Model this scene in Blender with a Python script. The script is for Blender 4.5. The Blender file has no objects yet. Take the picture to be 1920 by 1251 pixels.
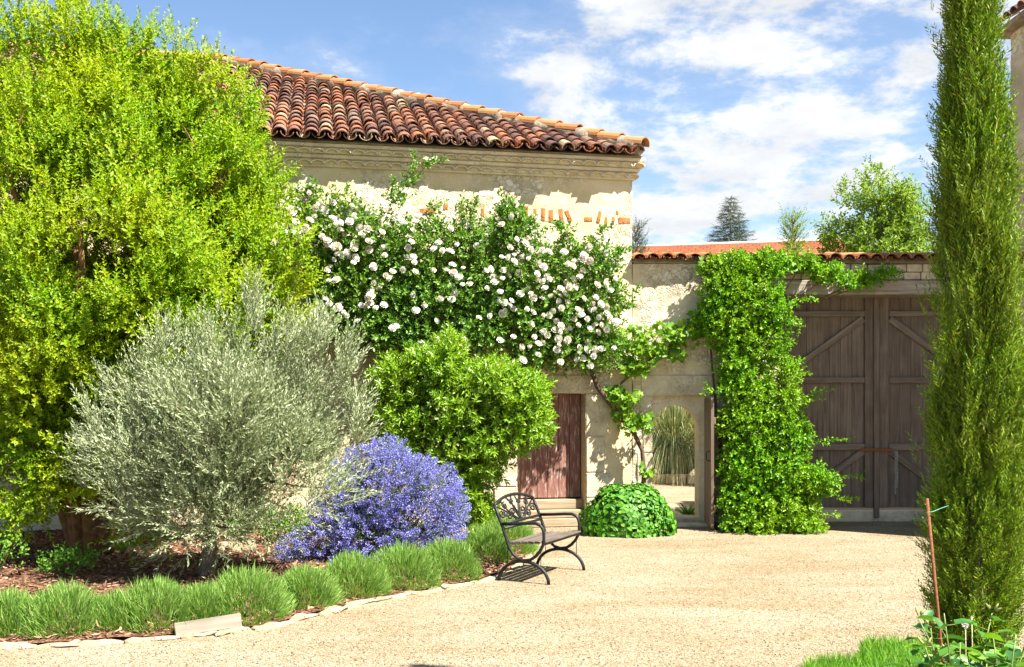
import bpy, bmesh, math, random
import numpy as np
from mathutils import Vector, Matrix, noise

rad = math.radians
random.seed(7)
rng = np.random.default_rng(7)
sc = bpy.context.scene
COL = sc.collection

# ------------------------------------------------------------------ camera
F, HY, H = 1900.0, 755.0, 1.9            # focal length and horizon in photo pixels, eye height in metres
cam = bpy.data.cameras.new('camera')
cam.sensor_width = 36; cam.lens = F / 1920 * 36
cam.shift_y = (HY - 625.5) / 1920
cam.clip_start = 0.1; cam.clip_end = 2000
camo = bpy.data.objects.new('camera', cam); COL.objects.link(camo)
camo.location = (0, 0, H); camo.rotation_euler = (rad(90), 0, 0)
sc.camera = camo

# ------------------------------------------------------------------ sun, sky, exposure
AZ, EL = 55.0, 55.0                      # sun to the right of straight behind the camera; height
sdir = Vector((math.sin(rad(AZ)) * math.cos(rad(EL)), -math.cos(rad(AZ)) * math.cos(rad(EL)), math.sin(rad(EL))))
sun = bpy.data.lights.new('sun', 'SUN'); sun.energy = 5.0; sun.angle = rad(0.5); sun.color = (1.0, 0.955, 0.875)
suno = bpy.data.objects.new('sun', sun); COL.objects.link(suno)
suno.rotation_euler = sdir.to_track_quat('Z', 'Y').to_euler(); suno.location = (10, -10, 20)

world = bpy.data.worlds.new('World'); sc.world = world; world.use_nodes = True
wt = world.node_tree; wt.nodes.clear()
def wn(t, **k):
    n = wt.nodes.new(t)
    for a, b in k.items(): setattr(n, a, b)
    return n
def wl(a, b): wt.links.new(a, b)
def wmath(op, a, b=None, c=None):
    n = wn('ShaderNodeMath', operation=op)
    for i, v in enumerate((a, b, c)):
        if v is None: continue
        if isinstance(v, (int, float)): n.inputs[i].default_value = v
        else: wl(v, n.inputs[i])
    return n.outputs[0]
sky = wn('ShaderNodeTexSky', sky_type='NISHITA'); sky.sun_disc = False
sky.sun_elevation = rad(EL); sky.sun_rotation = rad(180 - AZ); sky.air_density = 1.0; sky.dust_density = 0.15; sky.ozone_density = 3.0
tc = wn('ShaderNodeTexCoord'); sep = wn('ShaderNodeSeparateXYZ'); wl(tc.outputs['Generated'], sep.inputs[0])
zz = wmath('ADD', wmath('MAXIMUM', sep.outputs[2], 0.0), 0.22)
cx = wmath('DIVIDE', sep.outputs[0], zz); cy = wmath('DIVIDE', sep.outputs[1], zz)
comb = wn('ShaderNodeCombineXYZ'); wl(cx, comb.inputs[0]); wl(cy, comb.inputs[1])
def wnoise(scale, detail, rough, off, dist=0.0):
    mp = wn('ShaderNodeMapping'); mp.inputs['Location'].default_value = off; wl(comb.outputs[0], mp.inputs[0])
    n = wn('ShaderNodeTexNoise'); n.inputs['Scale'].default_value = scale; n.inputs['Detail'].default_value = detail
    n.inputs['Roughness'].default_value = rough; n.inputs['Distortion'].default_value = dist
    wl(mp.outputs[0], n.inputs['Vector']); return n.outputs[0]
def wrange(v, a, b, c=0.0, d=1.0):
    n = wn('ShaderNodeMapRange', interpolation_type='SMOOTHSTEP')
    for i, x in enumerate((a, b, c, d)): n.inputs[i + 1].default_value = x
    wl(v, n.inputs[0]); return n.outputs[0]
OFF = (12.0, 1.0, 0)
fine = wnoise(3.0, 12, 0.64, OFF, 0.10)
front = wrange(cx, -0.30, 0.50, -0.16, 0.065)        # scattered wisps thickening into a cloud bank towards the east
dens = wmath('ADD', wmath('ADD', fine, front), wmath('MULTIPLY', wmath('SUBTRACT', wnoise(0.9, 2, 0.5, (OFF[0] * 0.7, OFF[1] + 4.0, 0)), 0.5), 0.45))
mask = wmath('ADD', wmath('MULTIPLY', wrange(dens, 0.475, 0.60), 0.80), wmath('MULTIPLY', wrange(dens, 0.34, 0.55), 0.17))
shade = wrange(wnoise(3.0, 10, 0.64, (OFF[0] + 0.05, OFF[1] - 0.09, 0), 0.10), 0.38, 0.66, 1.0, 0.78)
bgs = wn('ShaderNodeBackground'); bgs.inputs[1].default_value = 0.055; wl(sky.outputs[0], bgs.inputs[0])
bgc = wn('ShaderNodeBackground'); bgc.inputs[0].default_value = (0.95, 0.97, 1.0, 1)
wl(wmath('MULTIPLY', shade, 0.30), bgc.inputs[1])
wmix = wn('ShaderNodeMixShader'); wl(mask, wmix.inputs[0]); wl(bgs.outputs[0], wmix.inputs[1]); wl(bgc.outputs[0], wmix.inputs[2])
wo = wn('ShaderNodeOutputWorld'); wl(wmix.outputs[0], wo.inputs[0])

sc.view_settings.view_transform = 'Standard'; sc.view_settings.look = 'None'
sc.view_settings.gamma = 1.0; sc.view_settings.use_curve_mapping = False
sc.view_settings.exposure = 1.96
sc.render.engine = 'CYCLES'
sc.cycles.max_bounces = 6; sc.cycles.diffuse_bounces = 4; sc.cycles.transmission_bounces = 4; sc.cycles.use_denoising = True

# ------------------------------------------------------------------ placing helpers
def at(u, v, Y): return Vector(((u - 960) / F * Y, Y, H - (v - HY) / F * Y))
def gp(u, v):
    Y = F * H / (v - HY); return Vector(((u - 960) / F * Y, Y, 0))
def link(o, parent=None):
    COL.objects.link(o)
    if parent is not None: o.parent = parent
    return o
def tag(o, label=None, cat=None, group=None, kind=None):
    for k, v in (('label', label), ('category', cat), ('group', group), ('kind', kind)):
        if v: o[k] = v
    return o
def empty(name, loc=(0, 0, 0), rz=0.0, parent=None):
    o = bpy.data.objects.new(name, None); o.location = loc; o.rotation_euler = (0, 0, rz); o.empty_display_size = 0.2
    return link(o, parent)
def add(name, mesh, mat=None, parent=None, loc=(0, 0, 0), rot=(0, 0, 0), scale=(1, 1, 1)):
    if mat is not None and not mesh.materials: mesh.materials.append(mat)
    o = bpy.data.objects.new(name, mesh); o.location = loc; o.rotation_euler = rot; o.scale = scale
    return link(o, parent)
def np_mesh(name, V, T, smooth=False):
    V = np.ascontiguousarray(V, dtype=np.float32); T = np.ascontiguousarray(T, dtype=np.int32)
    m = bpy.data.meshes.new(name); n = len(T); k = T.shape[1]
    m.vertices.add(len(V)); m.vertices.foreach_set('co', V.ravel())
    m.loops.add(n * k); m.loops.foreach_set('vertex_index', T.ravel())
    m.polygons.add(n); m.polygons.foreach_set('loop_start', np.arange(0, n * k, k, dtype=np.int32))
    m.polygons.foreach_set('loop_total', np.full(n, k, dtype=np.int32))
    m.update(calc_edges=True); m.validate()
    if smooth: m.polygons.foreach_set('use_smooth', np.ones(len(m.polygons), dtype=bool))
    return m
def py_mesh(name, V, Fc, smooth=False):
    m = bpy.data.meshes.new(name); m.from_pydata([tuple(v) for v in V], [], Fc); m.update()
    if smooth: m.polygons.foreach_set('use_smooth', [True] * len(m.polygons))
    return m
class Acc:
    def __init__(s): s.V = []; s.T = []; s.n = 0
    def add(s, V, T):
        V = np.asarray(V, float); T = np.asarray(T, int)
        if len(V) == 0: return
        s.V.append(V); s.T.append(T + s.n); s.n += len(V)
    def mesh(s, name, smooth=False): return np_mesh(name, np.vstack(s.V), np.vstack(s.T), smooth)
def bevel_box(name, sx, sy, sz, bev=0.01, wob=0.0, seed=0, cuts=0):
    bm = bmesh.new(); bmesh.ops.create_cube(bm, size=1.0)
    for v in bm.verts: v.co = Vector((v.co.x * sx, v.co.y * sy, v.co.z * sz))
    if cuts: bmesh.ops.subdivide_edges(bm, edges=bm.edges[:], cuts=cuts, use_grid_fill=True)
    if bev and not cuts: bmesh.ops.bevel(bm, geom=bm.edges[:], offset=bev, segments=1, affect='EDGES')
    if wob:
        r = random.Random(seed)
        for v in bm.verts: v.co += Vector((r.uniform(-wob, wob), r.uniform(-wob, wob), r.uniform(-wob, wob)))
    m = bpy.data.meshes.new(name); bm.to_mesh(m); bm.free()
    return m
def tube(pts, radii, seg=6):
    P = [Vector(p) for p in pts]; n = len(P); V = []; T = []
    ref = Vector((0.3, 0.2, 1)); prev = None
    for i in range(n):
        d = (P[min(i + 1, n - 1)] - P[max(i - 1, 0)]).normalized()
        x = (prev - d * prev.dot(d)) if prev is not None else d.cross(ref)
        if x.length < 1e-5: x = d.cross(Vector((1, 0, 0)))
        x.normalize(); prev = x; y = d.cross(x)
        for k in range(seg):
            a = 2 * math.pi * k / seg
            V.append(P[i] + (x * math.cos(a) + y * math.sin(a)) * radii[i])
    for i in range(n - 1):
        for k in range(seg):
            a, b = i * seg + k, i * seg + (k + 1) % seg; c, d = a + seg, b + seg
            T += [(a, b, d), (a, d, c)]
    for base, flip in ((0, True), ((n - 1) * seg, False)):
        for k in range(1, seg - 1):
            T.append((base, base + k + 1, base + k) if flip else (base, base + k, base + k + 1))
    return np.array([tuple(v) for v in V]), np.array(T)
def bez(a, b, bend, n=6):
    a, b = Vector(a), Vector(b); m = (a + b) / 2 + Vector(bend)
    return [(1 - t) ** 2 * a + 2 * t * (1 - t) * m + t * t * b for t in [i / n for i in range(n + 1)]]

# ------------------------------------------------------------------ materials
class Mat:
    def __init__(s, name):
        s.m = bpy.data.materials.new(name); s.m.use_nodes = True; s.t = s.m.node_tree; s.t.nodes.clear()
        s.out = s.n('ShaderNodeOutputMaterial'); s.b = s.n('ShaderNodeBsdfPrincipled')
        s.t.links.new(s.b.outputs[0], s.out.inputs[0])
    def n(s, t, **k):
        x = s.t.nodes.new(t)
        for a, b in k.items(): setattr(x, a, b)
        return x
    def l(s, a, b): s.t.links.new(a, b)
    def coord(s, which='Object', scale=(1, 1, 1)):
        c = s.n('ShaderNodeTexCoord'); m = s.n('ShaderNodeMapping'); m.inputs['Scale'].default_value = scale
        s.l(c.outputs[which], m.inputs[0]); return m.outputs[0]
    def noise(s, vec, scale, detail=5, rough=0.55, dist=0.0):
        x = s.n('ShaderNodeTexNoise'); s.l(vec, x.inputs['Vector'])
        for k, v in (('Scale', scale), ('Detail', detail), ('Roughness', rough), ('Distortion', dist)): x.inputs[k].default_value = v
        return x.outputs[0]
    def voro(s, vec, scale, feature='F1', rnd=1.0):
        x = s.n('ShaderNodeTexVoronoi', feature=feature); s.l(vec, x.inputs['Vector'])
        x.inputs['Scale'].default_value = scale; x.inputs['Randomness'].default_value = rnd; return x
    def ramp(s, fac, stops, interp='LINEAR'):
        x = s.n('ShaderNodeValToRGB'); x.color_ramp.interpolation = interp; e = x.color_ramp.elements
        while len(e) < len(stops): e.new(0.5)
        for i, (p, c) in enumerate(stops): e[i].position = p; e[i].color = (*c, 1) if len(c) == 3 else c
        s.l(fac, x.inputs[0]); return x.outputs[0]
    def rng(s, v, a, b, c=0.0, d=1.0):
        x = s.n('ShaderNodeMapRange'); s.l(v, x.inputs[0])
        for i, q in enumerate((a, b, c, d)): x.inputs[i + 1].default_value = q
        return x.outputs[0]
    def mix(s, fac, a, b, mode='MIX'):
        x = s.n('ShaderNodeMix', data_type='RGBA', blend_type=mode)
        for sock, v in ((x.inputs[0], fac), (x.inputs[6], a), (x.inputs[7], b)):
            if isinstance(v, (int, float)): sock.default_value = v
            elif isinstance(v, tuple): sock.default_value = (*v, 1)
            else: s.l(v, sock)
        return x.outputs[2]
    def math(s, op, a, b):
        x = s.n('ShaderNodeMath', operation=op)
        for i, v in enumerate((a, b)):
            if isinstance(v, (int, float)): x.inputs[i].default_value = v
            else: s.l(v, x.inputs[i])
        return x.outputs[0]
    def bump(s, h, strength=0.5, dist=0.02, normal=None):
        x = s.n('ShaderNodeBump'); x.inputs['Strength'].default_value = strength; x.inputs['Distance'].default_value = dist
        s.l(h, x.inputs['Height'])
        if normal is not None: s.l(normal, x.inputs['Normal'])
        return x.outputs[0]
    def done(s, color=None, rough=0.85, normal=None, spec=0.3, metal=0.0):
        if color is not None:
            if isinstance(color, tuple): s.b.inputs['Base Color'].default_value = (*color, 1)
            else: s.l(color, s.b.inputs['Base Color'])
        s.b.inputs['Roughness'].default_value = rough; s.b.inputs['Specular IOR Level'].default_value = spec; s.b.inputs['Metallic'].default_value = metal
        if normal is not None: s.l(normal, s.b.inputs['Normal'])
        return s.m
    def objrand(s): return s.n('ShaderNodeObjectInfo').outputs['Random']
    def island(s): return s.n('ShaderNodeNewGeometry').outputs['Random Per Island']

def leaf_mat(name, stops, trans=0.4, tcol=(0.9, 1.0, 0.35), rough=0.5, spec=0.35, tint=None, nscale=1.6):
    m = Mat(name); col = m.ramp(m.island(), stops)
    if tint:
        n = m.noise(m.coord('Object'), nscale, 3, 0.6)
        col = m.mix(m.rng(n, 0.42, 0.66), col, m.mix(0.65, col, tint))
    m.done(col, rough, None, spec)
    tr = m.n('ShaderNodeBsdfTranslucent'); m.l(m.mix(1.0, col, tcol, 'MULTIPLY'), tr.inputs[0])
    sc_ = m.n('ShaderNodeMixShader'); sc_.inputs[0].default_value = trans
    m.l(m.b.outputs[0], sc_.inputs[1]); m.l(tr.outputs[0], sc_.inputs[2]); m.l(sc_.outputs[0], m.out.inputs[0])
    return m.m

def gravel_mat():
    m = Mat('gravel'); c = m.coord('Object')
    v = m.voro(c, 62); w = m.voro(c, 30)
    sepc = m.n('ShaderNodeSeparateColor'); m.l(v.outputs['Color'], sepc.inputs[0])
    col = m.ramp(sepc.outputs[0], [(0, (0.08, 0.06, 0.038)), (0.16, (0.20, 0.158, 0.10)), (0.5, (0.275, 0.228, 0.15)), (0.8, (0.33, 0.282, 0.195)), (1, (0.41, 0.37, 0.285))])
    big = m.noise(m.coord('Object', (0.6, 1.6, 1)), 0.8, 5, 0.62, 0.6)
    col = m.mix(m.rng(big, 0.35, 0.7), m.mix(1.0, col, (0.80, 0.72, 0.60), 'MULTIPLY'), m.mix(0.18, col, (0.46, 0.42, 0.34)))
    col = m.mix(m.rng(v.outputs['Distance'], 0.3, 0.75, 0.0, 0.45), col, (0.16, 0.11, 0.06))
    h = m.math('ADD', m.math('MULTIPLY', v.outputs['Distance'], -1.0), m.math('MULTIPLY', m.noise(c, 5, 4), 0.8))
    return m.done(col, 0.9, m.bump(h, 0.9, 0.012), 0.2)
def plaster_mat(name, base, dark, white, rubble=0.5, seed=0.0):
    m = Mat(name); c0 = m.coord('Object'); mp = m.n('ShaderNodeMapping'); mp.inputs['Location'].default_value = (seed, seed * 2, seed); m.l(c0, mp.inputs[0]); c = mp.outputs[0]
    n1 = m.noise(c, 1.1, 6, 0.62); n2 = m.noise(c, 6.5, 6, 0.7); n3 = m.noise(c, 34, 4, 0.7)
    wv = m.n('ShaderNodeTexNoise'); m.l(c, wv.inputs['Vector']); wv.inputs['Scale'].default_value = 9.0; wv.inputs['Detail'].default_value = 4
    vm = m.n('ShaderNodeVectorMath', operation='MULTIPLY_ADD'); m.l(wv.outputs['Color'], vm.inputs[0]); vm.inputs[1].default_value = (0.16, 0.16, 0.16); m.l(c, vm.inputs[2])
    vor = m.voro(vm.outputs[0], 13.0, 'F1'); ve = m.voro(vm.outputs[0], 13.0, 'DISTANCE_TO_EDGE')
    col = m.ramp(n1, [(0.28, dark), (0.5, base), (0.72, white)])
    sepc = m.n('ShaderNodeSeparateColor'); m.l(vor.outputs['Color'], sepc.inputs[0])
    stones = m.ramp(sepc.outputs[0], [(0, (0.40, 0.32, 0.21)), (0.35, (0.56, 0.47, 0.33)), (0.7, (0.62, 0.54, 0.41)), (1, (0.70, 0.65, 0.55))])
    stones = m.mix(m.rng(ve.outputs['Distance'], 0.0, 0.05, 0.45, 0.0), stones, (0.44, 0.37, 0.27))
    rub = m.rng(m.noise(c, 0.8, 3, 0.55, 0.4), 0.62 - 0.3 * rubble, 0.70 - 0.3 * rubble)
    col = m.mix(m.math('MULTIPLY', rub, 0.85), col, stones)
    col = m.mix(m.rng(n2, 0.55, 0.75, 0.0, 0.55), col, white)
    col = m.mix(m.rng(n3, 0.60, 0.74, 0.0, 0.7), col, (0.20, 0.15, 0.10))
    hh = m.math('ADD', m.math('MULTIPLY', n2, 0.7), m.math('MULTIPLY', n3, 0.35))
    hh = m.math('ADD', hh, m.math('MULTIPLY', m.math('MULTIPLY', m.rng(ve.outputs['Distance'], 0.0, 0.12), rub), 0.6))
    return m.done(col, 0.92, m.bump(hh, 0.75, 0.03), 0.15)
def stone_mat(name, base, dark, light):
    m = Mat(name); c = m.coord('Object'); n = m.noise(c, 7, 6, 0.65); f = m.noise(c, 45, 4, 0.7)
    col = m.ramp(n, [(0.25, dark), (0.5, base), (0.75, light)])
    col = m.mix(m.rng(m.objrand(), 0, 1, 0.0, 0.35), col, dark)
    wc = m.coord('Object'); big = m.noise(wc, 2.3, 5, 0.7, 0.5)
    col = m.mix(m.rng(big, 0.46, 0.62, 0, 0.5), col, tuple(x * 0.72 for x in dark))
    p_ = m.voro(c, 30.0); pit = m.math('MULTIPLY', m.rng(p_.outputs['Distance'], 0.28, 0.12), m.rng(m.noise(c, 3.5, 4, 0.7), 0.48, 0.6))
    col = m.mix(m.math('MULTIPLY', pit, 0.6), col, tuple(x * 0.35 for x in dark)); col = m.mix(m.rng(f, 0.58, 0.72, 0, 0.55), col, tuple(x * 0.4 for x in dark))
    return m.done(col, 0.92, m.bump(m.math('SUBTRACT', m.math('ADD', n, m.math('MULTIPLY', f, 0.5)), pit), 0.8, 0.025), 0.15)
def tile_mat(name, island=False, bright=False):
    m = Mat(name); c = m.coord('Object' if not island else 'Generated', (1, 1, 1) if not island else (60, 60, 20)); r = m.island() if island else m.objrand()
    if bright:
        col = m.ramp(r, [(0, (0.28, 0.10, 0.04)), (0.4, (0.38, 0.15, 0.06)), (0.75, (0.36, 0.18, 0.085)), (1, (0.34, 0.15, 0.04))])
    else:
        col = m.ramp(r, [(0.0, (0.075, 0.045, 0.038)), (0.22, (0.14, 0.065, 0.045)), (0.46, (0.20, 0.085, 0.05)), (0.62, (0.33, 0.115, 0.05)), (0.74, (0.27, 0.15, 0.09)), (0.88, (0.15, 0.095, 0.072)), (0.95, (0.38, 0.29, 0.17)), (1.0, (0.30, 0.14, 0.07))])
    n = m.noise(c, 9, 5, 0.7); f = m.noise(c, 40, 4, 0.7)
    col = m.mix(m.rng(n, 0.45, 0.68, 0, 0.55 if not bright else 0.25), col, (0.09, 0.06, 0.05))
    col = m.mix(m.rng(f, 0.60, 0.72, 0, 0.35), col, (0.36, 0.29, 0.19))
    if bright:
        g = m.noise(m.coord('Object'), 5, 5, 0.7); col = m.mix(m.rng(g, 0.54, 0.62, 0, 0.75), col, (0.42, 0.18, 0.015))
    return m.done(col, 0.9, m.bump(m.math('ADD', n, f), 0.5, 0.01), 0.2)
def wood_mat(name, dark, mid, light, axis='Z', wear=None, wearcol=(0.5, 0.45, 0.4), amt=0.5):
    m = Mat(name); s = {'Z': (26, 26, 1.3), 'X': (1.3, 26, 26)}[axis]
    oi = m.n('ShaderNodeObjectInfo'); tcn = m.n('ShaderNodeTexCoord'); va = m.n('ShaderNodeVectorMath', operation='ADD')
    sh = m.n('ShaderNodeMath', operation='MULTIPLY'); sh.inputs[1].default_value = 37.0; m.l(oi.outputs['Random'], sh.inputs[0])
    m.l(tcn.outputs['Object'], va.inputs[0]); m.l(sh.outputs[0], va.inputs[1])
    mp = m.n('ShaderNodeMapping'); mp.inputs['Scale'].default_value = s; m.l(va.outputs[0], mp.inputs[0])
    g = m.noise(mp.outputs[0], 1.0, 6, 0.65, 0.6); b = m.noise(va.outputs[0], 2.2, 4, 0.6)
    col = m.ramp(g, [(0.28, dark), (0.5, mid), (0.74, light)])
    col = m.mix(m.rng(oi.outputs['Random'], 0, 1, 0.0, 0.45), col, m.mix(0.5, dark, mid))
    col = m.mix(m.rng(b, 0.45, 0.7, 0, 0.35), col, light)
    if wear:
        mp2 = m.n('ShaderNodeMapping'); mp2.inputs['Scale'].default_value = (40, 40, 4) if axis == 'Z' else (4, 40, 40); m.l(va.outputs[0], mp2.inputs[0])
        w = m.noise(mp2.outputs[0], 1.0, 7, 0.75); col = m.mix(m.rng(w, wear, wear + 0.07, 0, amt), col, wearcol)
    return m.done(col, 0.85, m.bump(g, 0.5, 0.006), 0.2)
def simple_mat(name, col, rough=0.6, spec=0.4, metal=0.0, nscale=30, var=0.3, bump=0.2):
    m = Mat(name); n = m.noise(m.coord('Object'), nscale, 5, 0.65)
    c = m.ramp(n, [(0.3, tuple(x * (1 - var) for x in col)), (0.7, tuple(min(1, x * (1 + var)) for x in col))])
    return m.done(c, rough, m.bump(n, bump, 0.01), spec, metal)

M_gravel = gravel_mat()
M_wall = plaster_mat('limestone_plaster', (0.58, 0.465, 0.285), (0.46, 0.36, 0.21), (0.65, 0.56, 0.395), 0.45)
M_wall2 = plaster_mat('limestone_rubble', (0.61, 0.505, 0.335), (0.46, 0.37, 0.24), (0.70, 0.62, 0.47), 0.62, 3.7)
M_shadehouse = plaster_mat('grey_beige_plaster', (0.46, 0.38, 0.27), (0.34, 0.28, 0.20), (0.54, 0.46, 0.35), 0.25, 8.1)
M_lime = stone_mat('pale_limestone', (0.60, 0.52, 0.375), (0.42, 0.34, 0.225), (0.72, 0.66, 0.53))
M_edge = stone_mat('tan_edging_stone', (0.35, 0.28, 0.18), (0.23, 0.17, 0.10), (0.43, 0.365, 0.26))
M_cream = stone_mat('cream_mortar', (0.70, 0.61, 0.45), (0.58, 0.47, 0.32), (0.76, 0.69, 0.55))
M_brick = stone_mat('orange_brick', (0.42, 0.15, 0.05), (0.30, 0.10, 0.035), (0.48, 0.24, 0.09))
M_mortar = stone_mat('grey_mortar', (0.30, 0.25, 0.18), (0.16, 0.12, 0.09), (0.42, 0.36, 0.27))
M_tile = tile_mat('canal_tile'); M_tile_i = tile_mat('canal_tile_bed', True); M_ridge = tile_mat('lichened_ridge_tile', False, True)
M_gate = wood_mat('dark_weathered_wood', (0.068, 0.050, 0.038), (0.145, 0.108, 0.082), (0.25, 0.195, 0.15), 'Z')
M_gate_h = wood_mat('weathered_rail_wood', (0.075, 0.056, 0.042), (0.16, 0.122, 0.095), (0.28, 0.225, 0.175), 'X')
M_beam = wood_mat('grey_beam_wood', (0.11, 0.09, 0.07), (0.24, 0.20, 0.155), (0.40, 0.35, 0.285), 'X')
M_oldboard = wood_mat('grey_board_wood', (0.09, 0.075, 0.055), (0.17, 0.145, 0.11), (0.26, 0.23, 0.185), 'X')
M_red = wood_mat('faded_red_paint', (0.11, 0.045, 0.036), (0.19, 0.082, 0.064), (0.28, 0.15, 0.115), 'Z', 0.53, (0.50, 0.40, 0.33), 0.8)
M_board = wood_mat('pale_board', (0.16, 0.12, 0.075), (0.30, 0.235, 0.15), (0.42, 0.34, 0.23), 'X')
M_leafdoor = wood_mat('brown_door_wood', (0.085, 0.055, 0.040), (0.16, 0.11, 0.08), (0.25, 0.19, 0.145), 'Z')
M_iron = simple_mat('black_iron', (0.010, 0.010, 0.010), 0.5, 0.3, 0.0, 60, 0.35)
M_slat = wood_mat('dark_slat', (0.045, 0.035, 0.028), (0.095, 0.075, 0.060), (0.17, 0.14, 0.115), 'X')
M_rust = simple_mat('rust', (0.17, 0.065, 0.028), 0.85, 0.2, 0.0, 70, 0.45)
M_steel = simple_mat('dull_steel', (0.38, 0.37, 0.35), 0.45, 0.5, 0.7, 50, 0.3)
M_bark = simple_mat('tan_bark', (0.19, 0.105, 0.045), 0.9, 0.15, 0.0, 9, 0.55, 0.8)
M_bark2 = simple_mat('grey_bark', (0.15, 0.12, 0.085), 0.9, 0.15, 0.0, 22, 0.5, 0.9)
M_twig = simple_mat('dark_twig', (0.10, 0.065, 0.04), 0.9, 0.15, 0.0, 18, 0.4, 0.5)
M_white = simple_mat('white_trim', (0.75, 0.72, 0.66), 0.7, 0.3, 0.0, 8, 0.08)
def mulch_mat():
    m = Mat('mulch'); c = m.coord('Object'); v = m.voro(c, 45); s = m.n('ShaderNodeSeparateColor'); m.l(v.outputs['Color'], s.inputs[0])
    col = m.ramp(s.outputs[0], [(0, (0.045, 0.022, 0.013)), (0.5, (0.12, 0.06, 0.035)), (1, (0.24, 0.13, 0.08))])
    return m.done(col, 0.95, m.bump(m.math('ADD', v.outputs['Distance'], m.noise(c, 20, 5)), 1.0, 0.02), 0.1)
M_mulch = mulch_mat()
def island_mat(name, stops, rough=0.9):
    m = Mat(name); return m.done(m.ramp(m.island(), stops), rough, None, 0.2)
M_chip = island_mat('bark_chip', [(0, (0.05, 0.025, 0.015)), (0.4, (0.13, 0.065, 0.036)), (0.75, (0.24, 0.125, 0.07)), (0.93, (0.36, 0.22, 0.13)), (1, (0.55, 0.42, 0.28))])
M_pebble = island_mat('pebble', [(0, (0.05, 0.034, 0.02)), (0.15, (0.18, 0.13, 0.075)), (0.5, (0.30, 0.245, 0.158)), (0.8, (0.36, 0.305, 0.208)), (1, (0.50, 0.445, 0.34))])

# ------------------------------------------------------------------ the ground
g = add('ground', py_mesh('ground', [(-300, -60, 0), (300, -60, 0), (300, 600, 0), (-300, 600, 0)], [(0, 1, 2, 3)]), M_gravel)
tag(g, 'pale gravel courtyard ground', 'ground', kind='structure')

ANG = 11.0
C0 = Vector((1.86, 15.7, 0)); UX = Vector((math.cos(rad(ANG)), math.sin(rad(ANG)), 0)); UY = Vector((-math.sin(rad(ANG)), math.cos(rad(ANG)), 0))
def hx(u):                               # photo column -> place along the house wall
    k = (u - 960) / F; return (C0.y * k - C0.x) / (UX.x - UX.y * k)
def hw(x, y=0.0, z=0.0): return C0 + UX * x + UY * y + Vector((0, 0, z))
def wallY(u): return hw(hx(u)).y if u < 1185 else C0.y
def house_depth(P): return (np.asarray(P)[:, :2] - np.array(C0[:2])) @ np.array(UY[:2])

edge_px = [(-330, 1226), (-120, 1224), (60, 1214), (180, 1209), (300, 1200), (420, 1190), (500, 1178), (560, 1163), (640, 1143), (700, 1130), (780, 1114), (850, 1102), (910, 1090), (955, 1073), (985, 1048), (1000, 1020), (1003, 1000)]
edge = [gp(u, v) for u, v in edge_px]
def edge_y(x):
    for a, b in zip(edge, edge[1:]):
        if a.x <= x <= b.x: return a.y + (b.y - a.y) * (x - a.x) / (b.x - a.x)
    return edge[0].y if x < edge[0].x else edge[-1].y
# planting bed: a mounded sheet between the stone edging and the house wall
nx, ny = 70, 26; V = []; Q = []
xs = np.linspace(-8.5, 0.30, nx)
for i, x in enumerate(xs):
    y0 = edge_y(x) + 0.05; y1 = hw((x - C0.x) / UX.x).y - 0.02
    for j in range(ny):
        t = j / (ny - 1); y = y0 + (y1 - y0) * t
        z = 0.03 + 0.10 * min(1, t * 4) * min(1, (0.30 - x) * 2 + 0.05) + 0.03 * noise.noise(Vector((x * 2, y * 2, 3)))
        V.append((x, y, max(z, 0.012)))
for i in range(nx - 1):
    for j in range(ny - 1):
        a = i * ny + j; Q.append((a, a + ny, a + ny + 1, a + 1))
bed = add('flower_bed', py_mesh('flower_bed', V, Q, True), M_mulch); tag(bed, 'mulched planting bed along the stone house', 'bed', kind='structure')
def bed_z(x, y):
    y0 = edge_y(x) + 0.05; y1 = hw((x - C0.x) / UX.x).y; t = max(0, min(1, (y - y0) / (y1 - y0)))
    return 0.03 + 0.10 * min(1, t * 4) * min(1, (0.30 - x) * 2 + 0.05) + 0.03 * noise.noise(Vector((x * 2, y * 2, 3)))

# ------------------------------------------------------------------ rough masonry walls with openings
def rough_wall(name, x0, x1, z0, z1, holes, thick, amp=0.022, step=0.10, seed=0.0, top=None):
    def lines(a, b, ex):
        L = sorted(set([round(a, 4), round(b, 4)] + [round(e, 4) for e in ex if a < e < b])); out = []
        for p, q in zip(L, L[1:]):
            n = max(1, int(round((q - p) / step))); out += [p + (q - p) * k / n for k in range(n)]
        return out + [L[-1]]
    X = lines(x0, x1, [e for h in holes for e in h[:2]]); Z = lines(z0, z1, [e for h in holes for e in h[2:]])
    V = []; nz = len(Z)
    for x in X:
        for z in Z:
            d = amp * noise.noise(Vector((x * 3 + seed, z * 3, seed))) + amp * 0.6 * noise.noise(Vector((x * 9, z * 9 + seed, 5)))
            jx = amp * 0.35 * noise.noise(Vector((z * 5, seed, x))); V.append((x + jx, d, z))
    n0 = len(V); V += [(v[0], thick, v[2]) for v in V]
    keep = set(); Fc = []
    for i in range(len(X) - 1):
        for j in range(nz - 1):
            cx_, cz_ = (X[i] + X[i + 1]) / 2, (Z[j] + Z[j + 1]) / 2
            if not any(h[0] < cx_ < h[1] and h[2] < cz_ < h[3] for h in holes): keep.add((i, j))
    for (i, j) in keep:
        a, b, c, d = i * nz + j, (i + 1) * nz + j, (i + 1) * nz + j + 1, i * nz + j + 1
        Fc.append((a, b, c, d)); Fc.append((d + n0, c + n0, b + n0, a + n0))
        for (di, dj, p, q) in ((0, -1, a, b), (1, 0, b, c), (0, 1, c, d), (-1, 0, d, a)):
            if (i + di, j + dj) not in keep: Fc.append((q, p, p + n0, q + n0))
    return py_mesh(name, V, Fc)

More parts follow.
